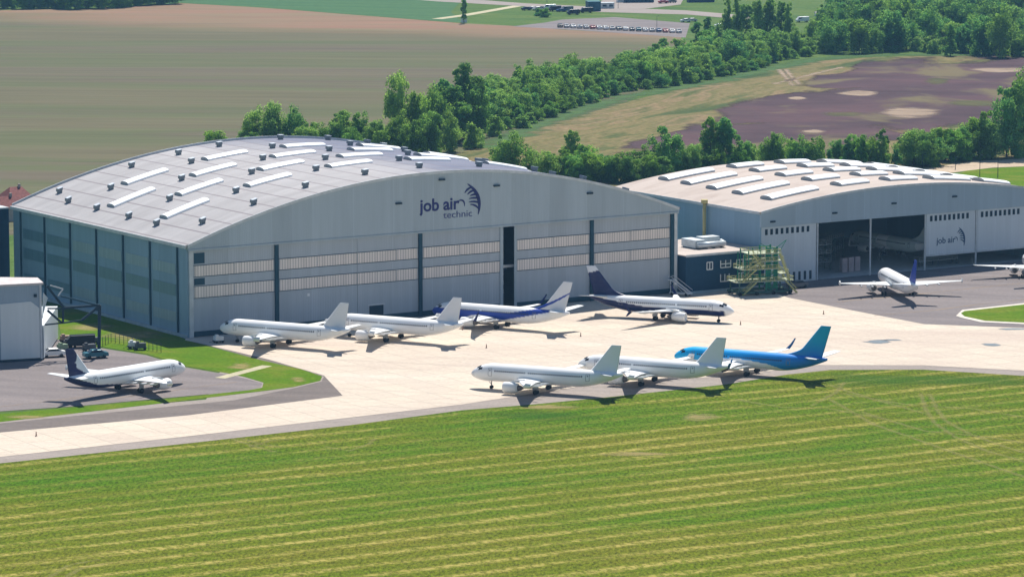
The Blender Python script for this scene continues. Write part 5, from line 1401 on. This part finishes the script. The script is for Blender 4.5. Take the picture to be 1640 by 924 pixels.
# hedge between the hangars and the strip field
for i in range(70):
    f = i / 69
    px = 868 + f * 720 + RND.uniform(-5, 5); py = (292 if px < 1050 else 284 if px < 1200 else 274) - (px - 1200) * .035 * (px > 1300) + RND.uniform(-6, 4)
    if px > 1500: py -= 6
    z_ = RND.random()
    if px < 1200: kd = 'broad' if z_ < .6 else 'pale'; h_ = RND.uniform(7.5, 11.5); w_ = h_ * RND.uniform(.85, 1.1)
    elif px < 1450: kd = 'cone' if z_ < .55 else 'broad'; h_ = RND.uniform(8, 11.5); w_ = h_ * (.52 if kd == 'cone' else .8)
    else: kd = 'broad' if z_ < .75 else 'pale'; h_ = RND.uniform(10, 14); w_ = h_ * .95
    big = {'broad': 'dark rounded tree', 'pale': 'bright green tree', 'cone': 'dark narrow conifer'}[kd]
    where = 'behind the big hangar' if px < 1060 else 'over the beige hangar roof' if px < 1450 else 'by the sand road'
    plant(G(px, py), h_, w_, kd, f'{big} in the long hedge, {where}', f'{big}s in the hedge {where}')
# far wood at the upper left: one mass
r = random.Random(3); vs, fs, cs = [], [], []
def merge(me, P, s_, rot):
    k = len(vs); c_, n_ = cos(rot), sin(rot)
    for v in me.vertices: x, y, z = v.co; vs.append((P.x + (x*c_ - y*n_)*s_, P.y + (x*n_ + y*c_)*s_, z*s_))
    fs.extend(tuple(k + i for i in p.vertices) for p in me.polygons)
    cs.extend(x for d_ in me.color_attributes['paint'].data for x in d_.color)
for i in range(58):
    px = -90 + 372 * (i % 29) / 28 + r.uniform(-5, 5); py = (15.5 if px < 150 else 15.5 - (px - 150) * .065) - (0 if i < 29 else 5) - r.uniform(0, 2)
    merge(PROTO['broad'][2][i % 3][0], G(px, py), r.uniform(.95, 1.35), r.uniform(0, 6))
me = bpy.data.meshes.new('far_wood'); me.from_pydata(vs, [], fs); me.materials.append(M_leaf)
at_ = me.color_attributes.new('paint', 'FLOAT_COLOR', 'POINT'); at_.data.foreach_set('color', cs)
tag(link('far_wood', me), 'dark far wood along the upper left edge of the brown field', 'wood', None, 'stuff')

# ------------------------------------------------------------------ air
if HAZE > 0:
    mb = MB(); mb.box(-4500, 4500, -600, 7000, -1, 165)
    t = NT('haze'); vol = t.n('VolumePrincipled'); vol.inputs['Density'].default_value = HAZE
    vol.inputs['Color'].default_value = (.30, .62, 1.0, 1); vol.inputs['Anisotropy'].default_value = 0.2
    t.lk(vol.outputs[0], t.out.inputs['Volume'])
    tag(mb.build('haze', t.mat), kind='stuff')
